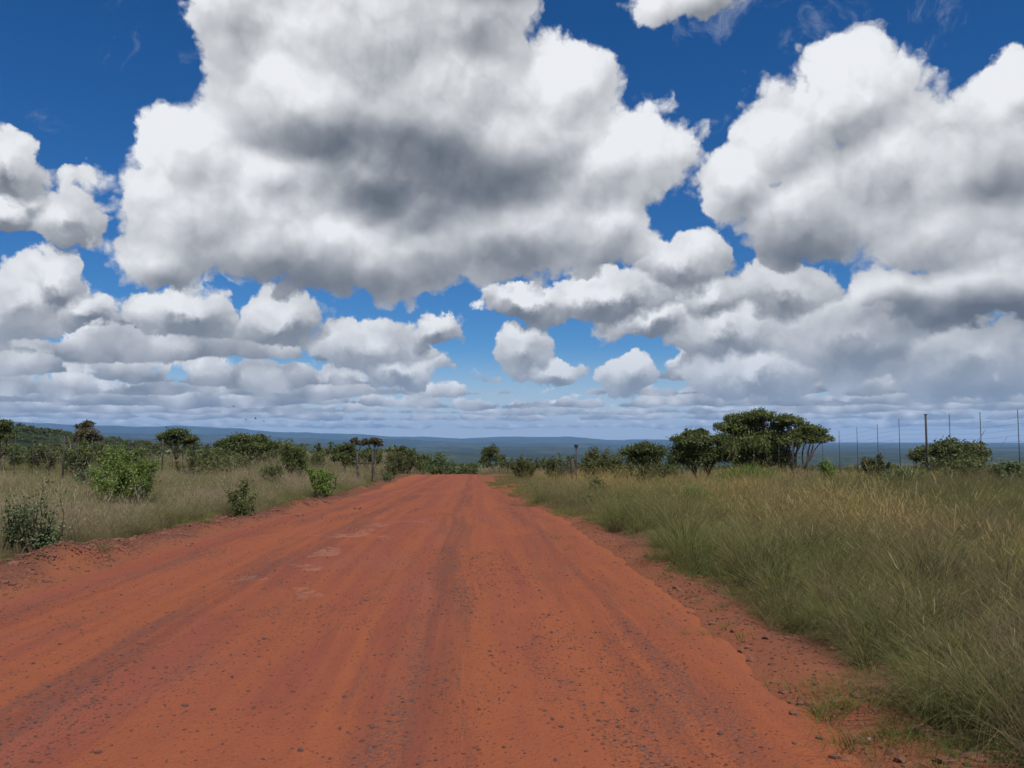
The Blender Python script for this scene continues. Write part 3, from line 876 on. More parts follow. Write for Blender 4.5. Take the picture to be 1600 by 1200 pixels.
def loose_stones():
    """The stones one can pick out singly."""
    shapes = [stone_mesh(50 + i, .62) for i in range(6)]
    reds = [stone_mesh(60 + i, .55) for i in range(6)]
    for me in shapes: me.materials.append(M_STONE)
    for me in reds: me.materials.append(M_STONE_RED)
    first = {}
    def one(me, px, py_depth, size, label, group, x=None):
        y = py_depth
        x = (px - 800) / F_PX * y
        o = bpy.data.objects.new('stone', me); COL.objects.link(o)
        size = size * (.68 if 'dark' in label else .9)
        o.scale = (size,) * 3; o.rotation_euler = (rng.uniform(-.2, .2), rng.uniform(-.2, .2), rng.uniform(0, 6.28))
        o.location = (x, y, float(surface(x, y)) + size * .08)
        tag(o, label, 'stone', group)
        return o
    def depth(py): return 1.70 * F_PX / (py - 685)
    for px, py, s in [(750, 1105, .028), (862, 1118, .022), (1117, 1134, .034), (1090, 1130, .020), (850, 1105, .022), (875, 1130, .026), (866, 1183, .024), (657, 1185, .022), (633, 1088, .024),
                      (766, 1014, .026), (787, 1014, .026), (587, 1128, .026), (92, 1067, .028), (68, 1026, .026), (345, 1101, .030), (107, 998, .026), (170, 948, .028), (143, 957, .024), (276, 905, .026), (360, 1155, .020),
                      (740, 862, .034), (722, 840, .032), (846, 926, .026), (857, 953, .028), (515, 864, .04), (560, 944, .022), (648, 1086, .02), (505, 984, .022), (480, 1015, .02), (938, 1155, .022)]:
        one(shapes[len(first) % 6], px, depth(py), s, 'small dark stone lying loose on the red road surface', 'loose dark stones on the red road'); first[len(first)] = 1
    k = 0
    for px, py, s in [(1254, 1093, .045), (1268, 1142, .038), (1308, 1174, .05), (1190, 1000, .05), (1165, 1025, .045), (1166, 1022, .03), (1495, 1190, .07), (1425, 1142, .10), (1520, 1190, .06), (1075, 950, .05), (1330, 1035, .05),
                      (1325, 1088, .06), (1215, 1075, .04), (1290, 1170, .045), (1230, 1105, .045), (1150, 1010, .04), (1085, 935, .04), (1140, 985, .04), (1460, 1200, .06), (1390, 1185, .05)]:
        one(reds[k % 6], px, depth(py), s, 'reddish stone on the gravel margin beside the right bank', 'reddish stones along the right margin'); k += 1
    k = 0
    for px, py, s in [(60, 893, .07), (300, 835, .09), (260, 824, .08), (345, 805, .10), (150, 862, .06), (188, 848, .07), (95, 885, .06), (20, 905, .06), (225, 840, .06), (130, 880, .05), (305, 832, .06), (560, 767, .16), (470, 783, .14)]:
        one(reds[k % 6], px, depth(py) * .97, s, 'reddish rock on the rubble bank left of the road', 'reddish rocks along the left rubble bank'); k += 1
    me = stone_mesh(77); me.materials.append(M_STONE_PALE)
    one(me, 1343, depth(1149), .024, 'small whitish stone on the red margin by the bottom right tussock', None)
loose_stones()

# ================================================================== trees and shrubs
L_DARK = leafy('dark_bushveld_leaves', (.050, .066, .022), (.145, .168, .058))
L_MID = leafy('mid_green_leaves', (.060, .082, .026), (.172, .200, .068))
L_BRIGHT = leafy('bright_green_leaves', (.075, .125, .024), (.205, .285, .060), .38)
L_GREY = leafy('grey_green_leaves', (.078, .114, .052), (.185, .240, .108))
L_OLIVE = leafy('olive_leaves', (.060, .070, .026), (.145, .155, .055))
L_BROWN = leafy('brown_tinged_leaves', (.070, .062, .036), (.150, .132, .074))
L_FAR = leafy('far_bush_leaves', (.042, .058, .022), (.135, .160, .060))

def leaf_cards(r, C, size, hue, up=.55):
    """Small pointed leaf faces at the points C."""
    n = len(C)
    nrm = r.normal(size=(n, 3)); nrm[:, 2] += up; nrm /= np.linalg.norm(nrm, axis=1)[:, None]
    a = r.normal(size=(n, 3)); a -= (a * nrm).sum(1)[:, None] * nrm; a /= np.linalg.norm(a, axis=1)[:, None]
    b = np.cross(nrm, a)
    s = size * r.uniform(.6, 1.35, n)[:, None]
    V = np.empty((n, 4, 3))
    V[:, 0] = C - a * s * .5; V[:, 1] = C - b * s * .27 + a * s * .05; V[:, 2] = C + a * s * .55; V[:, 3] = C + b * s * .27 + a * s * .05
    q = np.arange(n * 4).reshape(n, 4)
    return V.reshape(-1, 3), q, np.repeat(hue, 4)

def crown_points(r, puffs, n, per=26, fill=.30, rag=.26):
    n = int(n * 1.55)
    """Leaf positions: sprays of leaves through the outer part of several uneven puffs."""
    P = np.array(puffs, float)
    w = (P[:, 3] * P[:, 4] * P[:, 5]) ** .72; w /= w.sum()
    ncl = max(4, n // per)
    which = r.choice(len(P), ncl, p=w)
    d = r.normal(size=(ncl, 3)); d /= np.linalg.norm(d, axis=1)[:, None]
    d[:, 2] = np.where(d[:, 2] < -.35, -d[:, 2] * .5, d[:, 2])
    rad = (fill + (1 - fill) * r.uniform(size=ncl) ** .6) * r.uniform(.80, 1.0 + rag, ncl)
    cen = P[which, :3] + d * rad[:, None] * P[which, 3:6]
    spread = P[which, 3:6].mean(1) * .25
    k = np.repeat(np.arange(ncl), per)
    g = r.normal(size=(len(k), 3)); g[:, 2] *= .6
    pts = cen[k] + g * spread[k][:, None]
    hue = np.clip(r.normal(.45, .17, ncl)[k] + r.normal(0, .16, len(k)), 0, 1)
    return pts, hue, cen

def bent(r, a, b, n=6, wob=.08, sag=0.0):
    a, b = np.asarray(a, float), np.asarray(b, float)
    s = np.linspace(0, 1, n)[:, None]
    L = np.linalg.norm(b - a)
    off = np.cumsum(r.normal(0, wob * L / n ** .5, (n, 3)), 0); off -= s * off[-1]
    mid = np.sin(s * np.pi) * np.array([0, 0, sag * L])
    return a + (b - a) * s + off * np.sin(s * np.pi) + mid

def make_plant(name, seed, puffs, leaves, size, leaf_mat, stems=1, thick=.10, base_r=.0, fork=.35, twigs=10, bark=None, per=26, fill=.30, up=.55, crown_name='crown'):
    """A tree or shrub standing at the origin: trunk(s), limbs to each puff, twigs to the sprays, a crown of leaves."""
    r = np.random.default_rng(seed)
    root = empty(name)
    pts, hue, cen = crown_points(r, puffs, leaves, per, fill)
    V, q, h = leaf_cards(r, pts, size, hue, up)
    link(crown_name, mesh_np(crown_name, V, q, attrs={'hue': h}), leaf_mat, root)
    P = np.array(puffs, float)
    order = np.argsort(np.arctan2(P[:, 1], P[:, 0])) if stems > 1 else np.arange(len(P))
    groups = np.array_split(order, min(stems, len(P)))
    for gi, g in enumerate(groups):
        mb = MB()
        ctr = P[g, :3].mean(0)
        a = np.array([r.normal(0, base_r), r.normal(0, base_r), -.08])
        zf = max(.15, (P[g, 2] - P[g, 5]).min() * .8 + .1) if fork is None else P[g, 2].min() * fork * 2 * .5
        fk = np.array([a[0] + (ctr[0] - a[0]) * (.25 if stems == 1 else .45), a[1] + (ctr[1] - a[1]) * (.25 if stems == 1 else .45), zf])
        tr = bent(r, a, fk, 7, .07)
        mb.tube(tr, thick * (1.25 - .45 * np.linspace(0, 1, 7)) * (1 if stems == 1 else .75), 8)
        for j in g:
            lim = bent(r, fk, P[j, :3] + np.array([0, 0, P[j, 5] * .1]), 7, .10, .08)
            mb.tube(lim, thick * .62 * (1 - .75 * np.linspace(0, 1, 7)), 6)
            near = cen[np.argsort(np.linalg.norm(cen - P[j, :3], axis=1))[:twigs]]
            for c in near:
                mb.tube(bent(r, lim[r.integers(3, 7)], c, 4, .12), thick * np.array([.22, .15, .1, .05]), 4)
        mb.obj('trunk' if stems == 1 or True else 'stem', bark or M_BARK, root, smooth=True)
    return root

def make_shrub(name, seed, puffs, leaves, size, leaf_mat, stems=5, thick=.02, bark=None, base_r=.1, **kw):
    """A ragged shrub: many slender stems from the ground, leaves along the upper part of each, uneven top."""
    r = np.random.default_rng(seed)
    root = empty(name)
    P = np.array(puffs, float)
    top = (P[:, 2] + P[:, 5]).max(); rad = np.abs(P[:, 0]).max() + P[:, 3].mean()
    nst = int(10 + stems * 4)
    pts, hue, mbs = [], [], MB()
    for i in range(nst):
        j = r.choice(len(P), p=P[:, 3] / P[:, 3].sum())
        d = r.normal(size=3); d /= np.linalg.norm(d)
        tip = P[j, :3] + d * P[j, 3:6] * r.uniform(.5, 1.0) + np.array([0, 0, P[j, 5] * r.uniform(.0, .75)])
        tip[2] = max(tip[2], .25 * top)
        a = np.array([tip[0] * .25 + r.normal(0, base_r), tip[1] * .25 + r.normal(0, base_r), -.05])
        br = bent(r, a, tip, 8, .09, -.04)
        mbs.tube(br, thick * np.linspace(.8, .18, 8), 5)
        n = max(12, int(1.35 * leaves / nst))
        u = .22 + .80 * r.uniform(size=n) ** .75
        idx = np.clip(u * 7, 0, 6.999).astype(int); f = np.clip(u * 7, 0, 7.0) - idx
        on = br[idx] + (br[idx + 1] - br[idx]) * f[:, None]
        # short side twigs carry the leaves in sprays
        ntw = max(5, n // 9); tw = r.integers(0, ntw, n)
        toff = r.normal(size=(ntw, 3)); toff /= np.linalg.norm(toff, axis=1)[:, None]; toff[:, 2] = np.abs(toff[:, 2]) * .8
        base_u = r.integers(0, n, ntw)
        cen = on[base_u] + toff * (top * .13 * r.uniform(.2, 1.0, ntw))[:, None]
        for q in range(0, ntw, 2): mbs.tube([on[base_u[q]], (on[base_u[q]] + cen[q]) / 2, cen[q]], thick * .18, 4)
        pts.append(np.where(r.uniform(size=n)[:, None] < .35, on + r.normal(0, .03 * top, (n, 3)), cen[tw] + r.normal(0, .045 * top, (n, 3)) * np.array([1, 1, .8])))
        hue.append(np.clip(r.normal(.45, .16) + r.normal(0, .17, n), 0, 1))
    pts = np.concatenate(pts); pts[:, 2] = np.maximum(pts[:, 2], .04)
    V, q, h = leaf_cards(r, pts, size, np.concatenate(hue), .35)
    link('foliage', mesh_np('foliage', V, q, attrs={'hue': h}), leaf_mat, root)
    mbs.obj('stems', bark or M_BARK, root, smooth=True)
    return root

def children(o): return [c for c in COL.objects if c.parent == o]

def copy_thing(o, label, loc, rz, scale=1.0):
    c = o.copy(); COL.objects.link(c); c.location = loc; c.rotation_euler = (0, 0, rz); c.scale = (scale,) * 3
    c['label'] = label
    for ch in kids[o.name]:
        d = ch.copy(); COL.objects.link(d); d.parent = c
    return c
kids = {}

def ellip(r, n, w, dpt, z0, z1, pr, flat=.7):
    """Random puffs filling a crown of width w between heights z0 and z1."""
    out = []
    for i in range(n):
        a = r.uniform(0, 2 * np.pi); q = np.sqrt(r.uniform()) * .5
        x, y = np.cos(a) * q * w, np.sin(a) * q * dpt
        edge = 2 * q
        rr = pr * r.uniform(.75, 1.25)
        z = z0 + rr * flat + (z1 - z0 - 2 * rr * flat) * r.uniform() * (1 - .45 * edge)
        out.append((x, y, z, rr, rr, rr * flat))
    return out

def place(root, px, D, label, cat, group=None, rz=0.0, dz=0.0):
    loc = on_ground(px, D); loc.z += dz
    root.location = loc; root.rotation_euler.z = rz
    tag(root, label, cat, group)
    kids[root.name] = [c for c in root.children]
    return root

def m_px(px_len, D): return px_len / F_PX * D       # metres spanned by so many pixels of the photograph at distance D

R = np.random.default_rng
# ---- right: the big clump of trees by the fence
D = 52.0; k = D / F_PX
def puff_px(list_px, cx, base_z, D, deep=1.0, seed=0):
    """Crown puffs from their outline in metres: (sideways px, skyline px, half width, half height) -> local puffs."""
    r = R(seed); out = []
    for px, py, rx, ry in list_px:
        kk = D / F_PX
        x = (px - cx) * kk; z = EYE.z + (685 - py) * kk - base_z
        out.append((x, r.uniform(-.5, .5) * rx * kk * 1.1 * deep, max(.15, z), rx * kk, rx * kk * .9, ry * kk))
    return out

def tree_px(name, px, D, puffs_px, leaves, size, mat, label, cat='tree', seed=1, **kw):
    g = on_ground(px, D)
    mk = make_shrub if name in ('shrub', 'sapling') or (name == 'bush' and mat is not L_DARK) else make_plant
    rt = mk(name, seed, puff_px(puffs_px, px, g.z, D, seed=seed), leaves, size, mat, **kw)
    return place(rt, px, D, label, cat)

tree_px('bushveld_tree', 1190, 52, [(1128, 668, 15, 10), (1146, 658, 14, 11), (1150, 672, 20, 13), (1168, 652, 15, 11), (1186, 649, 14, 9), (1180, 664, 20, 14), (1206, 656, 15, 10), (1218, 668, 16, 12), (1178, 685, 34, 18), (1140, 690, 22, 16), (1210, 690, 25, 20), (1190, 706, 30, 17), (1150, 710, 24, 15), (1212, 712, 22, 14), (1165, 698, 30, 17), (1200, 698, 28, 16), (1175, 722, 30, 12), (1204, 718, 24, 13), (1220, 726, 14, 9)], 25000, .15, L_MID,
        'largest rounded green tree standing on the right beyond the grass', seed=11, thick=.15, stems=2, base_r=.2)
tree_px('umbrella_tree', 1242, 51, [(1226, 657, 14, 9), (1243, 659, 13, 9), (1258, 670, 14, 9), (1276, 676, 14, 9), (1289, 686, 13, 9), (1270, 688, 14, 7), (1245, 682, 24, 12), (1228, 692, 16, 12), (1262, 688, 20, 10)], 9500, .14, L_MID,
        'flat topped tree with several bare leaning trunks right of the largest tree', seed=12, thick=.11, stems=4, base_r=.22, fork=.30)
tree_px('bushveld_tree', 1095, 50, [(1062, 690, 13, 9), (1078, 681, 13, 9), (1094, 678, 13, 8), (1110, 688, 15, 11), (1088, 692, 22, 12), (1078, 705, 26, 15), (1105, 712, 26, 16), (1130, 705, 18, 16), (1065, 716, 18, 12), (1085, 720, 30, 12), (1128, 690, 14, 12), (1125, 716, 20, 14)], 17000, .14, L_DARK,
        'low dark green tree leaning against the left side of the largest tree', seed=13, thick=.12, stems=2, base_r=.2)
tree_px('bushveld_tree', 1003, 56, [(985, 708, 16, 10), (1004, 702, 18, 11), (1024, 708, 14, 12), (1005, 718, 24, 12)], 7000, .14, L_DARK,
        'small round dark tree with a dead brownish side left of the tree clump', seed=14, thick=.09)
tree_px('bush', 930, 52, [(920, 712, 14, 12), (938, 708, 13, 9), (948, 720, 16, 12), (925, 725, 18, 10), (962, 724, 14, 10)], 6000, .12, L_OLIVE,
        'olive green bush just right of the thin lamp topped pole', 'bush', seed=15, thick=.05, stems=4, base_r=.25)
tree_px('bushveld_tree', 767, 140, [(762, 712, 9, 12), (770, 705, 9, 9), (778, 718, 9, 10), (758, 722, 9, 9)], 4500, .24, L_OLIVE,
        'lone upright tree on the right of the road where it dips away', seed=16, thick=.09)
tree_px('bush', 1482, 36, [(1448, 714, 20, 14), (1475, 704, 22, 15), (1500, 708, 24, 15), (1522, 711, 16, 16), (1480, 724, 38, 14)], 15000, .13, L_DARK,
        'wide dark green bush behind the thick fence post on the right', 'bush', seed=17, thick=.06, stems=5, base_r=.4)
tree_px('bush', 1366, 40, [(1352, 724, 10, 7), (1368, 720, 11, 7), (1380, 726, 9, 6)], 2600, .11, L_OLIVE,
        'small low bush under the fence right of the flat topped tree', 'bush', seed=18, thick=.03, stems=3, base_r=.15)
tree_px('shrub', 1292, 40, [(1285, 727, 8, 8), (1298, 729, 8, 7)], 1600, .09, L_BRIGHT,
        'small bright green shrub at the foot of the flat topped tree', 'shrub', seed=19, thick=.02, stems=3, base_r=.1)
tree_px('shrub', 1515, 29, [(1490, 735, 18, 8), (1515, 730, 18, 9), (1545, 735, 18, 8)], 4200, .08, L_MID,
        'low spreading green shrub in the grass in front of the wide dark bush', 'shrub', seed=20, thick=.025, stems=5, base_r=.3)
tree_px('shrub', 1578, 27, [(1562, 732, 14, 10), (1585, 728, 16, 10), (1605, 734, 14, 9)], 3600, .08, L_GREY,
        'pale green shrub in the grass at the right edge below the fence', 'shrub', seed=21, thick=.025, stems=5, base_r=.3)
tree_px('shrub', 1405, 30, [(1385, 740, 16, 6), (1410, 737, 18, 6), (1432, 740, 14, 6)], 2600, .07, L_GREY,
        'low grey green shrub sunk in the grass left of the thick fence post', 'shrub', seed=22, thick=.02, stems=4, base_r=.3)
tree_px('sapling', 931, 30, [(925, 748, 8, 7), (936, 752, 8, 7), (930, 760, 7, 6)], 420, .08, L_MID,
        'thin leafy sapling standing in the grass below the pole', 'sapling', seed=23, thick=.018)
tree_px('shrub', 925, 23, [(915, 776, 9, 6), (930, 778, 10, 6), (922, 783, 10, 5)], 420, .06, L_MID,
        'knee high green shrub in the grass below the thin sapling', 'shrub', seed=24, thick=.015, stems=3, base_r=.1)
tree_px('shrub', 870, 62, [(858, 722, 8, 7), (872, 718, 9, 7), (884, 724, 7, 6)], 2200, .13, L_DARK,
        'dark low shrub left of the black gate post', 'shrub', seed=25, thick=.03, stems=3, base_r=.2)
tree_px('bush', 818, 64, [(800, 728, 12, 7), (818, 724, 13, 8), (838, 728, 12, 7)], 3200, .12, L_OLIVE,
        'low olive bush between the lone upright tree and the gate', 'bush', seed=26, thick=.03, stems=4, base_r=.3)
tree_px('bush', 990, 44, [(960, 738, 16, 8), (985, 734, 18, 9), (1015, 737, 18, 8), (1040, 735, 14, 8)], 5200, .10, L_OLIVE,
        'low olive thicket in the grass in front of the small round tree', 'bush', seed=27, thick=.03, stems=5, base_r=.5)

# ---- left
tree_px('bush', 198, 25.5, [(175, 722, 22, 20), (205, 712, 20, 17), (232, 728, 16, 18), (190, 745, 32, 20), (225, 750, 22, 18), (165, 748, 18, 18), (185, 764, 30, 12), (225, 766, 22, 10)], 12000, .070, L_BRIGHT,
        'large bright green bush standing in the pinkish grass on the left', 'bush', seed=31, thick=.030, stems=7, base_r=.35, bark=M_BARK_PALE)
tree_px('shrub', 55, 12.0, [(24, 788, 18, 20), (60, 768, 18, 20), (92, 786, 16, 20), (55, 805, 34, 26), (25, 826, 18, 16), (78, 832, 24, 16)], 2000, .046, L_GREY,
        'grey green broad leaved shrub in front of the grass at the left edge', 'shrub', seed=32, thick=.022, stems=6, base_r=.12, per=14)
tree_px('shrub', 382, 20.5, [(368, 775, 12, 12), (385, 766, 13, 12), (400, 776, 11, 11), (384, 786, 18, 10)], 2400, .055, L_MID,
        'green leafy shrub on the left verge close to the rubble bank', 'shrub', seed=33, thick=.018, stems=5, base_r=.12, per=16)
tree_px('bush', 512, 33, [(488, 738, 9, 5), (504, 737, 10, 5), (521, 742, 9, 6), (508, 745, 14, 5)], 2000, .085, L_BRIGHT,
        'round bright green bush on the left verge before the road dips', 'bush', seed=34, thick=.025, stems=4, base_r=.12)
tree_px('umbrella_tree', 276, 58, [(262, 684, 13, 7), (278, 678, 15, 7), (294, 686, 12, 6), (277, 690, 22, 6)], 6000, .15, L_DARK,
        'flat crowned dark tree on one thin trunk left of the wide tree', seed=35, thick=.08, fork=.42)
tree_px('umbrella_tree', 390, 64, [(355, 694, 14, 8), (378, 687, 16, 8), (402, 688, 16, 8), (424, 697, 13, 8), (390, 698, 34, 8)], 9000, .16, L_DARK,
        'wide dark umbrella shaped tree with hidden trunk on the left', seed=36, thick=.11, stems=2, base_r=.2, fork=.36)
tree_px('bushveld_tree', 133, 62, [(128, 668, 9, 7), (138, 664, 8, 7), (140, 678, 14, 9), (150, 686, 9, 7), (130, 690, 14, 9)], 4200, .15, L_BROWN,
        'narrow brownish green tree beside a bare dead tree on the left', seed=37, thick=.08)
tree_px('bushveld_tree', 2, 60, [(-8, 668, 15, 9), (6, 664, 12, 8), (0, 680, 18, 10), (14, 684, 8, 8)], 5200, .15, L_DARK,
        'dark tree cut by the left edge of the picture', seed=38, thick=.10)
tree_px('bush', 460, 52, [(440, 702, 12, 10), (455, 697, 13, 10), (472, 705, 12, 12), (480, 716, 10, 12), (455, 715, 20, 10)], 5600, .11, L_MID,
        'leafy green bush right of the wide umbrella tree', 'bush', seed=39, thick=.03, stems=4, base_r=.3)
tree_px('bushveld_tree', 540, 66, [(528, 706, 9, 8), (542, 700, 10, 8), (552, 710, 8, 9), (536, 716, 14, 8)], 4200, .15, L_DARK,
        'dark round tree just left of the two thin trunked trees', seed=40, thick=.08)
tree_px('umbrella_tree', 561, 62, [(555, 690, 6, 5), (564, 693, 6, 4)], 1300, .15, L_BROWN,
        'thin dark trunked tree with a small tuft crown, left one of a pair', seed=41, thick=.07, fork=.44, twigs=5)
tree_px('umbrella_tree', 585, 60, [(575, 692, 8, 6), (586, 690, 8, 6), (592, 694, 6, 5)], 1900, .15, L_BROWN,
        'thin dark trunked tree with a wider tuft crown, right one of a pair', seed=42, thick=.08, fork=.44, twigs=5)
tree_px('bush', 628, 80, [(610, 716, 10, 9), (625, 709, 11, 9), (642, 716, 10, 9), (625, 722, 20, 8)], 4200, .14, L_OLIVE,
        'olive green mound of a bush on the left just before the road dips', 'bush', seed=43, thick=.04, stems=4, base_r=.3)
tree_px('shrub', 612, 64, [(608, 728, 7, 10), (620, 730, 8, 9)], 1500, .09, L_OLIVE,
        'upright olive shrub on the left verge in front of the olive mound', 'shrub', seed=44, thick=.02, stems=3, base_r=.1)
tree_px('bush', 685, 135, [(674, 722, 11, 7), (688, 717, 12, 7), (700, 722, 9, 7)], 4200, .24, L_GREY,
        'pale grey green bush beyond the crest at the left of the road end', 'bush', seed=45, thick=.05, stems=4, base_r=.3)
tree_px('bush', 678, 126, [(668, 734, 10, 7), (685, 735, 10, 6)], 2600, .22, L_DARK,
        'dark low bush at the point where the road drops out of sight', 'bush', seed=46, thick=.04, stems=4, base_r=.3)
tree_px('bush', 340, 47, [(325, 722, 14, 10), (348, 718, 12, 9), (365, 724, 14, 9)], 3400, .10, L_MID,
        'green undergrowth bush below the wide umbrella tree', 'bush', seed=47, thick=.025, stems=5, base_r=.4)
tree_px('shrub', 300, 44, [(285, 730, 9, 8), (302, 726, 8, 8), (315, 732, 9, 7)], 1700, .09, L_OLIVE,
        'olive shrub below the one trunked flat crowned tree', 'shrub', seed=48, thick=.02, stems=4, base_r=.2)
tree_px('bush', 72, 58, [(55, 708, 10, 6), (72, 704, 12, 7), (90, 709, 10, 6)], 3000, .13, L_OLIVE,
        'olive bush behind the left fence near the picture edge', 'bush', seed=49, thick=.03, stems=4, base_r=.3)
tree_px('bush', 120, 46, [(108, 702, 10, 7), (128, 698, 12, 8), (146, 700, 11, 9), (128, 708, 20, 6)], 3600, .11, L_MID,
        'bright leafed bush at the foot of the brownish tree', 'bush', seed=50, thick=.03, stems=4, base_r=.3)
tree_px('shrub', 430, 40, [(415, 735, 10, 8), (434, 732, 10, 8)], 1500, .08, L_MID,
        'small green shrub in grass below the leafy green bush', 'shrub', seed=51, thick=.02, stems=4, base_r=.2)
tree_px('shrub', 605, 58, [(598, 738, 6, 6), (610, 742, 7, 6)], 800, .08, L_GREY,
        'grey green shrub on the left verge near the upright olive shrub', 'shrub', seed=52, thick=.015, stems=3, base_r=.1)
tree_px('shrub', 140, 33, [(128, 742, 12, 8), (146, 738, 12, 9)], 1400, .075, L_GREY,
        'grey green shrub left of the large bright green bush', 'shrub', seed=53, thick=.02, stems=4, base_r=.2)

def bush_group(protos, spots, label, group):
    for i, (px, D, sc) in enumerate(spots):
        p = protos[i % len(protos)]
        loc = on_ground(px, D)
        if i < len(protos):
            tag(p, label, 'bush', group); p.location = loc; p.scale = (sc,) * 3; p.rotation_euler.z = i * 1.7; kids[p.name] = list(p.children)
        else: copy_thing(p, label, loc, i * 2.1, sc)

def low_bush(seed, mat, n=2600):
    r = R(seed)
    return make_shrub('bush', seed, [(r.uniform(-.8, .8), r.uniform(-.6, .6), r.uniform(.4, 1.0), .6, .6, .5) for _ in range(4)], n, .13, mat, stems=5, thick=.03, base_r=.3)
bush_group([low_bush(401, L_OLIVE), low_bush(402, L_MID), low_bush(403, L_DARK)],
           [(165, 66, 1.2), (222, 74, 1.3), (318, 70, 1.1), (238, 88, 1.6), (352, 84, 1.5), (415, 78, 1.3), (446, 92, 1.7), (500, 74, 1.1), (505, 95, 1.7), (575, 84, 1.3), (588, 100, 1.6), (40, 72, 1.3), (96, 84, 1.5), (20, 90, 1.6), (180, 92, 1.6), (300, 96, 1.7), (385, 62, .9), (545, 80, 1.2), (640, 104, 1.5), (655, 118, 1.7)],
           'low bush scattered in the grass among the trees behind the left fence', 'low bushes behind the left fence')
bush_group([low_bush(411, L_DARK), low_bush(412, L_OLIVE)],
           [(795, 96, 1.4), (812, 110, 1.8), (836, 92, 1.3), (850, 104, 1.6), (872, 96, 1.4), (888, 74, 1.0), (905, 82, 1.3), (950, 76, 1.3), (970, 70, 1.1), (1040, 66, 1.1), (1018, 74, 1.3), (735, 150, 1.6), (715, 160, 1.8)],
           'low bush in the dark thicket beyond the road dip right of centre', 'low bushes beyond the road dip')

def dead_tree(px, D, h_px, label):
    g = on_ground(px, D); r = R(61); h = m_px(h_px, D)
    root = empty('dead_tree', g); tag(root, label, 'tree')
    mb = MB(); tr = bent(r, (0, 0, -.1), (.1, 0, h * .55), 6, .08); mb.tube(tr, np.linspace(.07, .045, 6), 7); mb.obj('trunk', M_BARK_PALE, root, True)
    mb = MB()
    for i in range(9):
        a = tr[r.integers(2, 6)]; an = r.uniform(0, 6.28); L = h * r.uniform(.3, .5)
        b = a + np.array([np.cos(an) * L * .5, np.sin(an) * L * .5, L * .85])
        br = bent(r, a, b, 6, .14); mb.tube(br, np.linspace(.028, .008, 6), 5)
        for _ in range(4):
            s = br[r.integers(2, 6)]; mb.tube(bent(r, s, s + r.normal(0, .22, 3) * h * .3 + np.array([0, 0, .12 * h]), 4, .15), np.linspace(.010, .004, 4), 4)
    mb.obj('branches', M_BARK_PALE, root, True)
dead_tree(110, 61, 62, 'bare dead tree with upright branches beside the brownish green tree')

# tall fresh green grass at the foot of the big trees and mid field
def green_patch(px, D, wpx, n, label, seed, ht):
    r = R(seed); mb = MB(); c = on_ground(px, D); w = m_px(wpx, D) / 2
    for i in range(n):
        a = r.uniform(0, 6.28); q = np.sqrt(r.uniform()); x, y = np.cos(a) * q * w, np.sin(a) * q * w * .6
        z = float(height(c.x + x, c.y + y)) - c.z
        L = ht * r.uniform(.6, 1.2) * (1 - .4 * q); la = r.uniform(0, 6.28); ln = L * r.uniform(.1, .4)
        p0 = np.array([x, y, z - .03]); p2 = p0 + np.array([np.cos(la) * ln, np.sin(la) * ln, L]); p1 = (p0 + p2) / 2 + np.array([0, 0, .06 * L]) - np.array([np.cos(la), np.sin(la), 0]) * ln * .2
        fa = r.uniform(0, 3.14); sd = np.array([np.cos(fa), np.sin(fa), 0]) * .008 * (D / 20)
        mb.add([p0 - sd, p0 + sd, p1 + sd, p1 - sd, p2], [[0, 1, 2, 3]], [[3, 2, 4]], hue=r.uniform())
    o = mb.obj('reed_clump', L_BRIGHT); o.location = c
    tag(o, label, 'grass clump')
green_patch(1165, 40, 90, 3600, 'tall bright green grass clump at the foot of the largest tree', 71, 1.05)
green_patch(1085, 24, 52, 1300, 'bright green grass clump amid yellow grass in the right field', 72, .62)

# ================================================================== fences
def fence(label, posts, heavy, wires, tops_px=None):
    """posts: (px, distance, top z or None); a tall wire game fence with thin droppers and an occasional thick post."""
    base = on_ground(*posts[0][:2])
    root = empty('wire_fence', base); tag(root, label, 'fence')
    tops, feet = [], []
    for i, (px, D) in enumerate(posts):
        g = on_ground(px, D) - base
        tk = i in heavy
        h = 2.35 + (.04 if tk else 0)
        if tops_px and px in tops_px: h = EYE.z + (685 - tops_px[px]) / F_PX * D - (g.z + base.z)
        mb = MB(); rad = .042 if tk else .013
        mb.tube([(g.x, g.y, g.z - .25), (g.x, g.y, g.z + h * .5), (g.x, g.y, g.z + h)], rad, 8)
        if tk: mb.box((g.x, g.y, g.z + h + .012), (.11, .11, .02))
        mb.obj('post' if tk else 'dropper', M_STEEL, root)
        feet.append(np.array(g)); 
    feet = np.array(feet)
    for w in range(wires):
        z = .12 + (2.26 - .12) * (w / (wires - 1)) ** 1.15
        mb = MB(); mb.tube(feet + np.array([0, .022, z]), .0027, 4)
        mb.obj('wire', M_WIRE, root)
    return root

rp = [(743 + 18.3 * F_PX / D, D) for D in (21.2, 23.1, 25.0)] + [(1590, 27.0), (1531, 29.0), (1483, 30.9), (1446, 32.5), (1404, 34.6), (1370, 36.5), (1338, 38.4), (1310, 40.3)]
rp += [(743 + 18.3 * F_PX / D, D) for D in (42.3, 44.3, 46.3, 48.4, 50.4, 52.5)]
rtop = {1590: 640, 1531: 644, 1483: 647, 1446: 648, 1404: 655, 1370: 663, 1338: 668, 1310: 673}
fence('tall thin wire fence with dark posts against the sky on the right', rp, {6, 0, 13}, 13, rtop)
lp = [(743 - 21.5 * F_PX / D, D) for D in (29.8, 31.3, 32.9, 34.4, 36.0)] + [(26, 37.5), (54, 39.0), (79, 40.5), (102, 42.0), (125, 43.5), (146, 45.0), (165, 46.6), (184, 48.2), (203, 49.9), (220, 51.6)]
lp += [(743 - 21.5 * F_PX / D, D) for D in (53.4, 55.2, 57.0, 59.0, 61.0, 63, 65, 67.5, 70)]
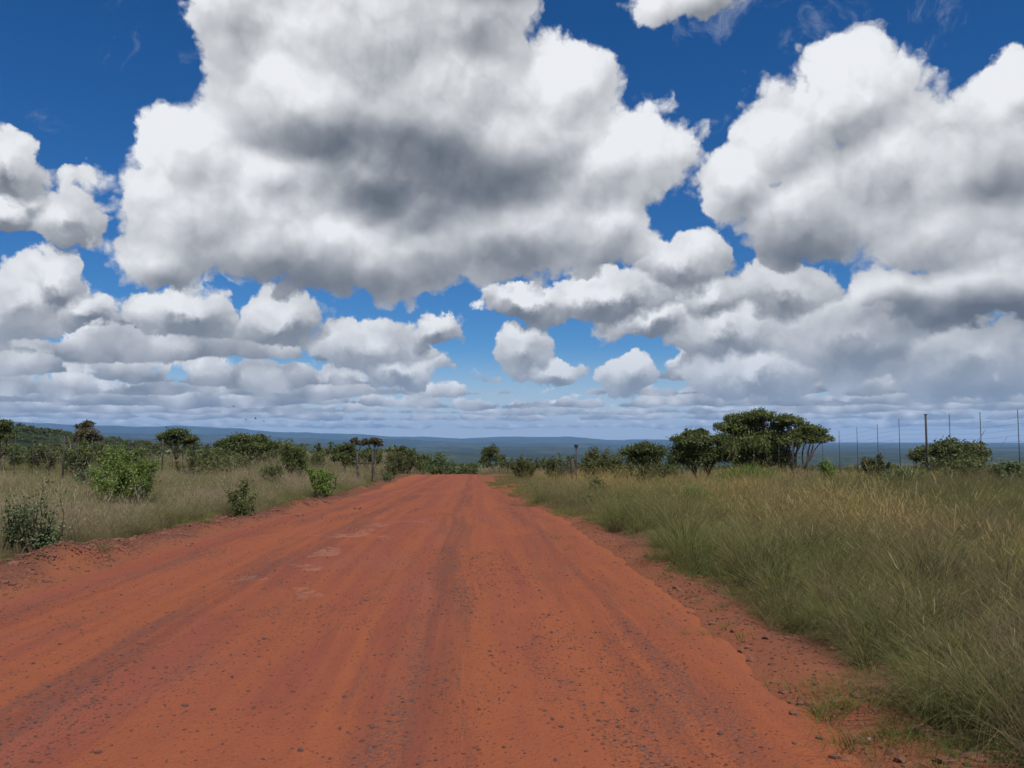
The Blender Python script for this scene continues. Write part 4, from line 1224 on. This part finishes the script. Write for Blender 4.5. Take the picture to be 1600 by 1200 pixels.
fence('thin wire fence with dark posts standing in the grass on the left', lp, {8, 0, 16}, 13)

def brace(px0, px1, D):
    g = on_ground(px0, D); root = empty('fence_brace', g); tag(root, 'dark fence brace of two posts and a crossbar under the thin trunked trees', 'fence brace')
    w = m_px(px1 - px0, D)
    for x in (0, w):
        mb = MB(); mb.tube([(x, 0, -.2), (x, 0, 1.0), (x, 0, 2.1)], .06, 8); mb.obj('post', M_STEEL, root)
    mb = MB(); mb.tube([(0, 0, 1.25), (w / 2, 0, 1.24), (w, 0, 1.25)], .045, 8); mb.obj('crossbar', M_STEEL, root)
brace(559, 583, 57)

def lamp_pole(px, D):
    g = on_ground(px, D); root = empty('pole', g); tag(root, 'thin dark pole topped by a small square lamp box right of the road', 'pole')
    h = EYE.z + (685 - 699) / F_PX * D - g.z
    mb = MB(); mb.tube([(0, 0, -.3), (0, 0, h / 2), (0, 0, h)], .045, 8); mb.obj('shaft', M_STEEL, root)
    mb = MB(); mb.box((0, 0, h + .08), (.24, .20, .14)); mb.box((0, 0, h + .17), (.28, .24, .03)); mb.box((0, 0, h), (.12, .12, .03)); mb.obj('lamp_box', M_STEEL, root)
lamp_pole(900, 52)

def gate(px0, px1, D):
    g = on_ground(px1, D); root = empty('wire_gate', g); tag(root, 'dark gate of thin upright bars beside the pole right of the road', 'gate')
    w = m_px(px1 - px0, D)
    mb = MB(); mb.box((0, 0, .85), (.20, .20, 1.95)); mb.box((0, 0, 1.84), (.24, .24, .05)); mb.obj('gate_post', M_STEEL, root)
    for i in range(9):
        x = -w * (i + 1) / 9.5
        mb = MB(); mb.tube([(x, 0, .1), (x, 0, .8), (x, 0, 1.5)], .020, 6); mb.obj('bar', M_STEEL, root)
    for z in (.15, .85, 1.45):
        mb = MB(); mb.tube([(-w, .025, z), (-w / 2, .025, z), (-.1, .025, z)], .022, 6); mb.obj('rail', M_STEEL, root)
gate(866, 894, 54)

# ================================================================== far bush (uncountable) and birds
def bush_card(seed, n=150):
    r = R(seed)
    pts, hue, _ = crown_points(r, ellip(r, 5, 1.5, 1.5, .1, 1.0, .42, .75), n, 10, .4)
    V, q, h = leaf_cards(r, pts, .30, hue)
    return mesh_np('bush_crown', V, q, attrs={'hue': h})
V_BUSH = [bush_card(300 + i) for i in range(5)]
def far_bush():
    n = 34000
    r = np.exp(rng.uniform(np.log(92), np.log(2600), n)); a = rng.uniform(-.72, .72, n)
    x, y = r * np.sin(a), r * np.cos(a)
    t = x + TILT * y
    f = Waves(41, .012, 4)(x, y)
    keep = rng.uniform(size=n) < sstep(-.9, .5, f + .9 * sstep(100, 260, r) + .35 * (t < -25) - .25 * (r < 160))
    keep &= ~((np.abs(t + 1.6) < 6.5) & (r < 170))
    keep &= ~((t > 0) & (r < 130) & (np.abs(t) > 12) & (rng.uniform(size=n) < .8))
    x, y, r = x[keep], y[keep], r[keep]
    z = height(x, y) - .1
    s = rng.uniform(1.1, 3.0, len(x)) * (1 + .9 * sstep(300, 1500, r)) * (1 - .35 * (1 - sstep(90, 200, r)))
    scatter('distant_bush', V_BUSH, L_FAR, np.stack([x, y, z], -1), rng.uniform(0, 6.28, len(x)), s, rng.integers(0, 5, len(x)), rng.uniform(0, 1, len(x)))
far_bush()

def valley_trees():
    """The dark belt of trees in the hollow behind the road's crest."""
    n = 900
    D = rng.uniform(150, 380, n); px = rng.uniform(600, 1000, n)
    x = (px - 800) / F_PX * D; z = height(x, D) - .1
    scatter('valley_trees', V_BUSH, L_FAR, np.stack([x, D, z], -1), rng.uniform(0, 6.28, n), rng.uniform(1.6, 3.0, n), rng.integers(0, 5, n), rng.uniform(0, 1, n))
valley_trees()

M_BIRD = plain('dark_feathers', (.03, .028, .028), .8, .2, 5.0)
def birds():
    first = None
    for i, (px, py, bank) in enumerate([(365, 635, .2), (384, 656, -.3), (399, 654, .5), (412, 658, -.1)]):
        D = 180.0 + 9 * i
        d = ray(px, py); loc = EYE + d * (D / d.y)
        if first is None:
            root = empty('bird', loc); tag(root, 'tiny dark bird in flight low above the left hills', 'bird', 'birds flying above the left hills')
            mb = MB(); mb.tube([(0, -.24, 0), (0, -.12, .01), (0, .05, 0), (0, .18, .02), (0, .26, .02)], [.01, .06, .075, .04, .008], 7); mb.obj('body', M_BIRD, root, True)
            for s in (-1, 1):
                mb = MB(); mb.add([(0, -.10, .02), (0, .10, .02), (s * .34, .08, .16), (s * .32, -.07, .15), (s * .72, -.04, .10), (0, -.10, 0), (0, .10, 0), (s * .34, .08, .145), (s * .32, -.07, .135)],
                                  [[0, 1, 2, 3], [5, 8, 7, 6]], [[3, 2, 4], [8, 4, 7]]); mb.obj('wing', M_BIRD, root)
            mb = MB(); mb.add([(0, -.20, 0), (-.09, -.42, .01), (.09, -.42, .01), (0, -.20, .015)], None, [[0, 2, 1], [3, 1, 2]]); mb.obj('tail', M_BIRD, root)
            first = root; kids[root.name] = list(root.children)
            root.rotation_euler = (0, bank, 1.0)
        else:
            c = copy_thing(first, first['label'], loc, 1.0 + .5 * i); c.rotation_euler.y = bank
birds()

# ================================================================== air
def haze():
    bm = bmesh.new(); bmesh.ops.create_cube(bm, size=1.0)
    lo, hi = Vector((-35500, -35500, -175)), Vector((35500, 35500, 640))
    for v in bm.verts: v.co = Vector([lo[i] + (hi[i] - lo[i]) * (v.co[i] + .5) for i in range(3)])
    me = bpy.data.meshes.new('haze'); bm.to_mesh(me); bm.free()
    m, t, out = material('blue_air')
    v = t.nodes.new('ShaderNodeVolumePrincipled')
    v.inputs['Color'].default_value = (.29, .55, 1.0, 1); v.inputs['Density'].default_value = HAZE; v.inputs['Anisotropy'].default_value = 0.0
    t.links.new(v.outputs[0], out.inputs['Volume'])
    tag(link('haze', me, m), kind='stuff')
HAZE = 3.0e-5
haze()
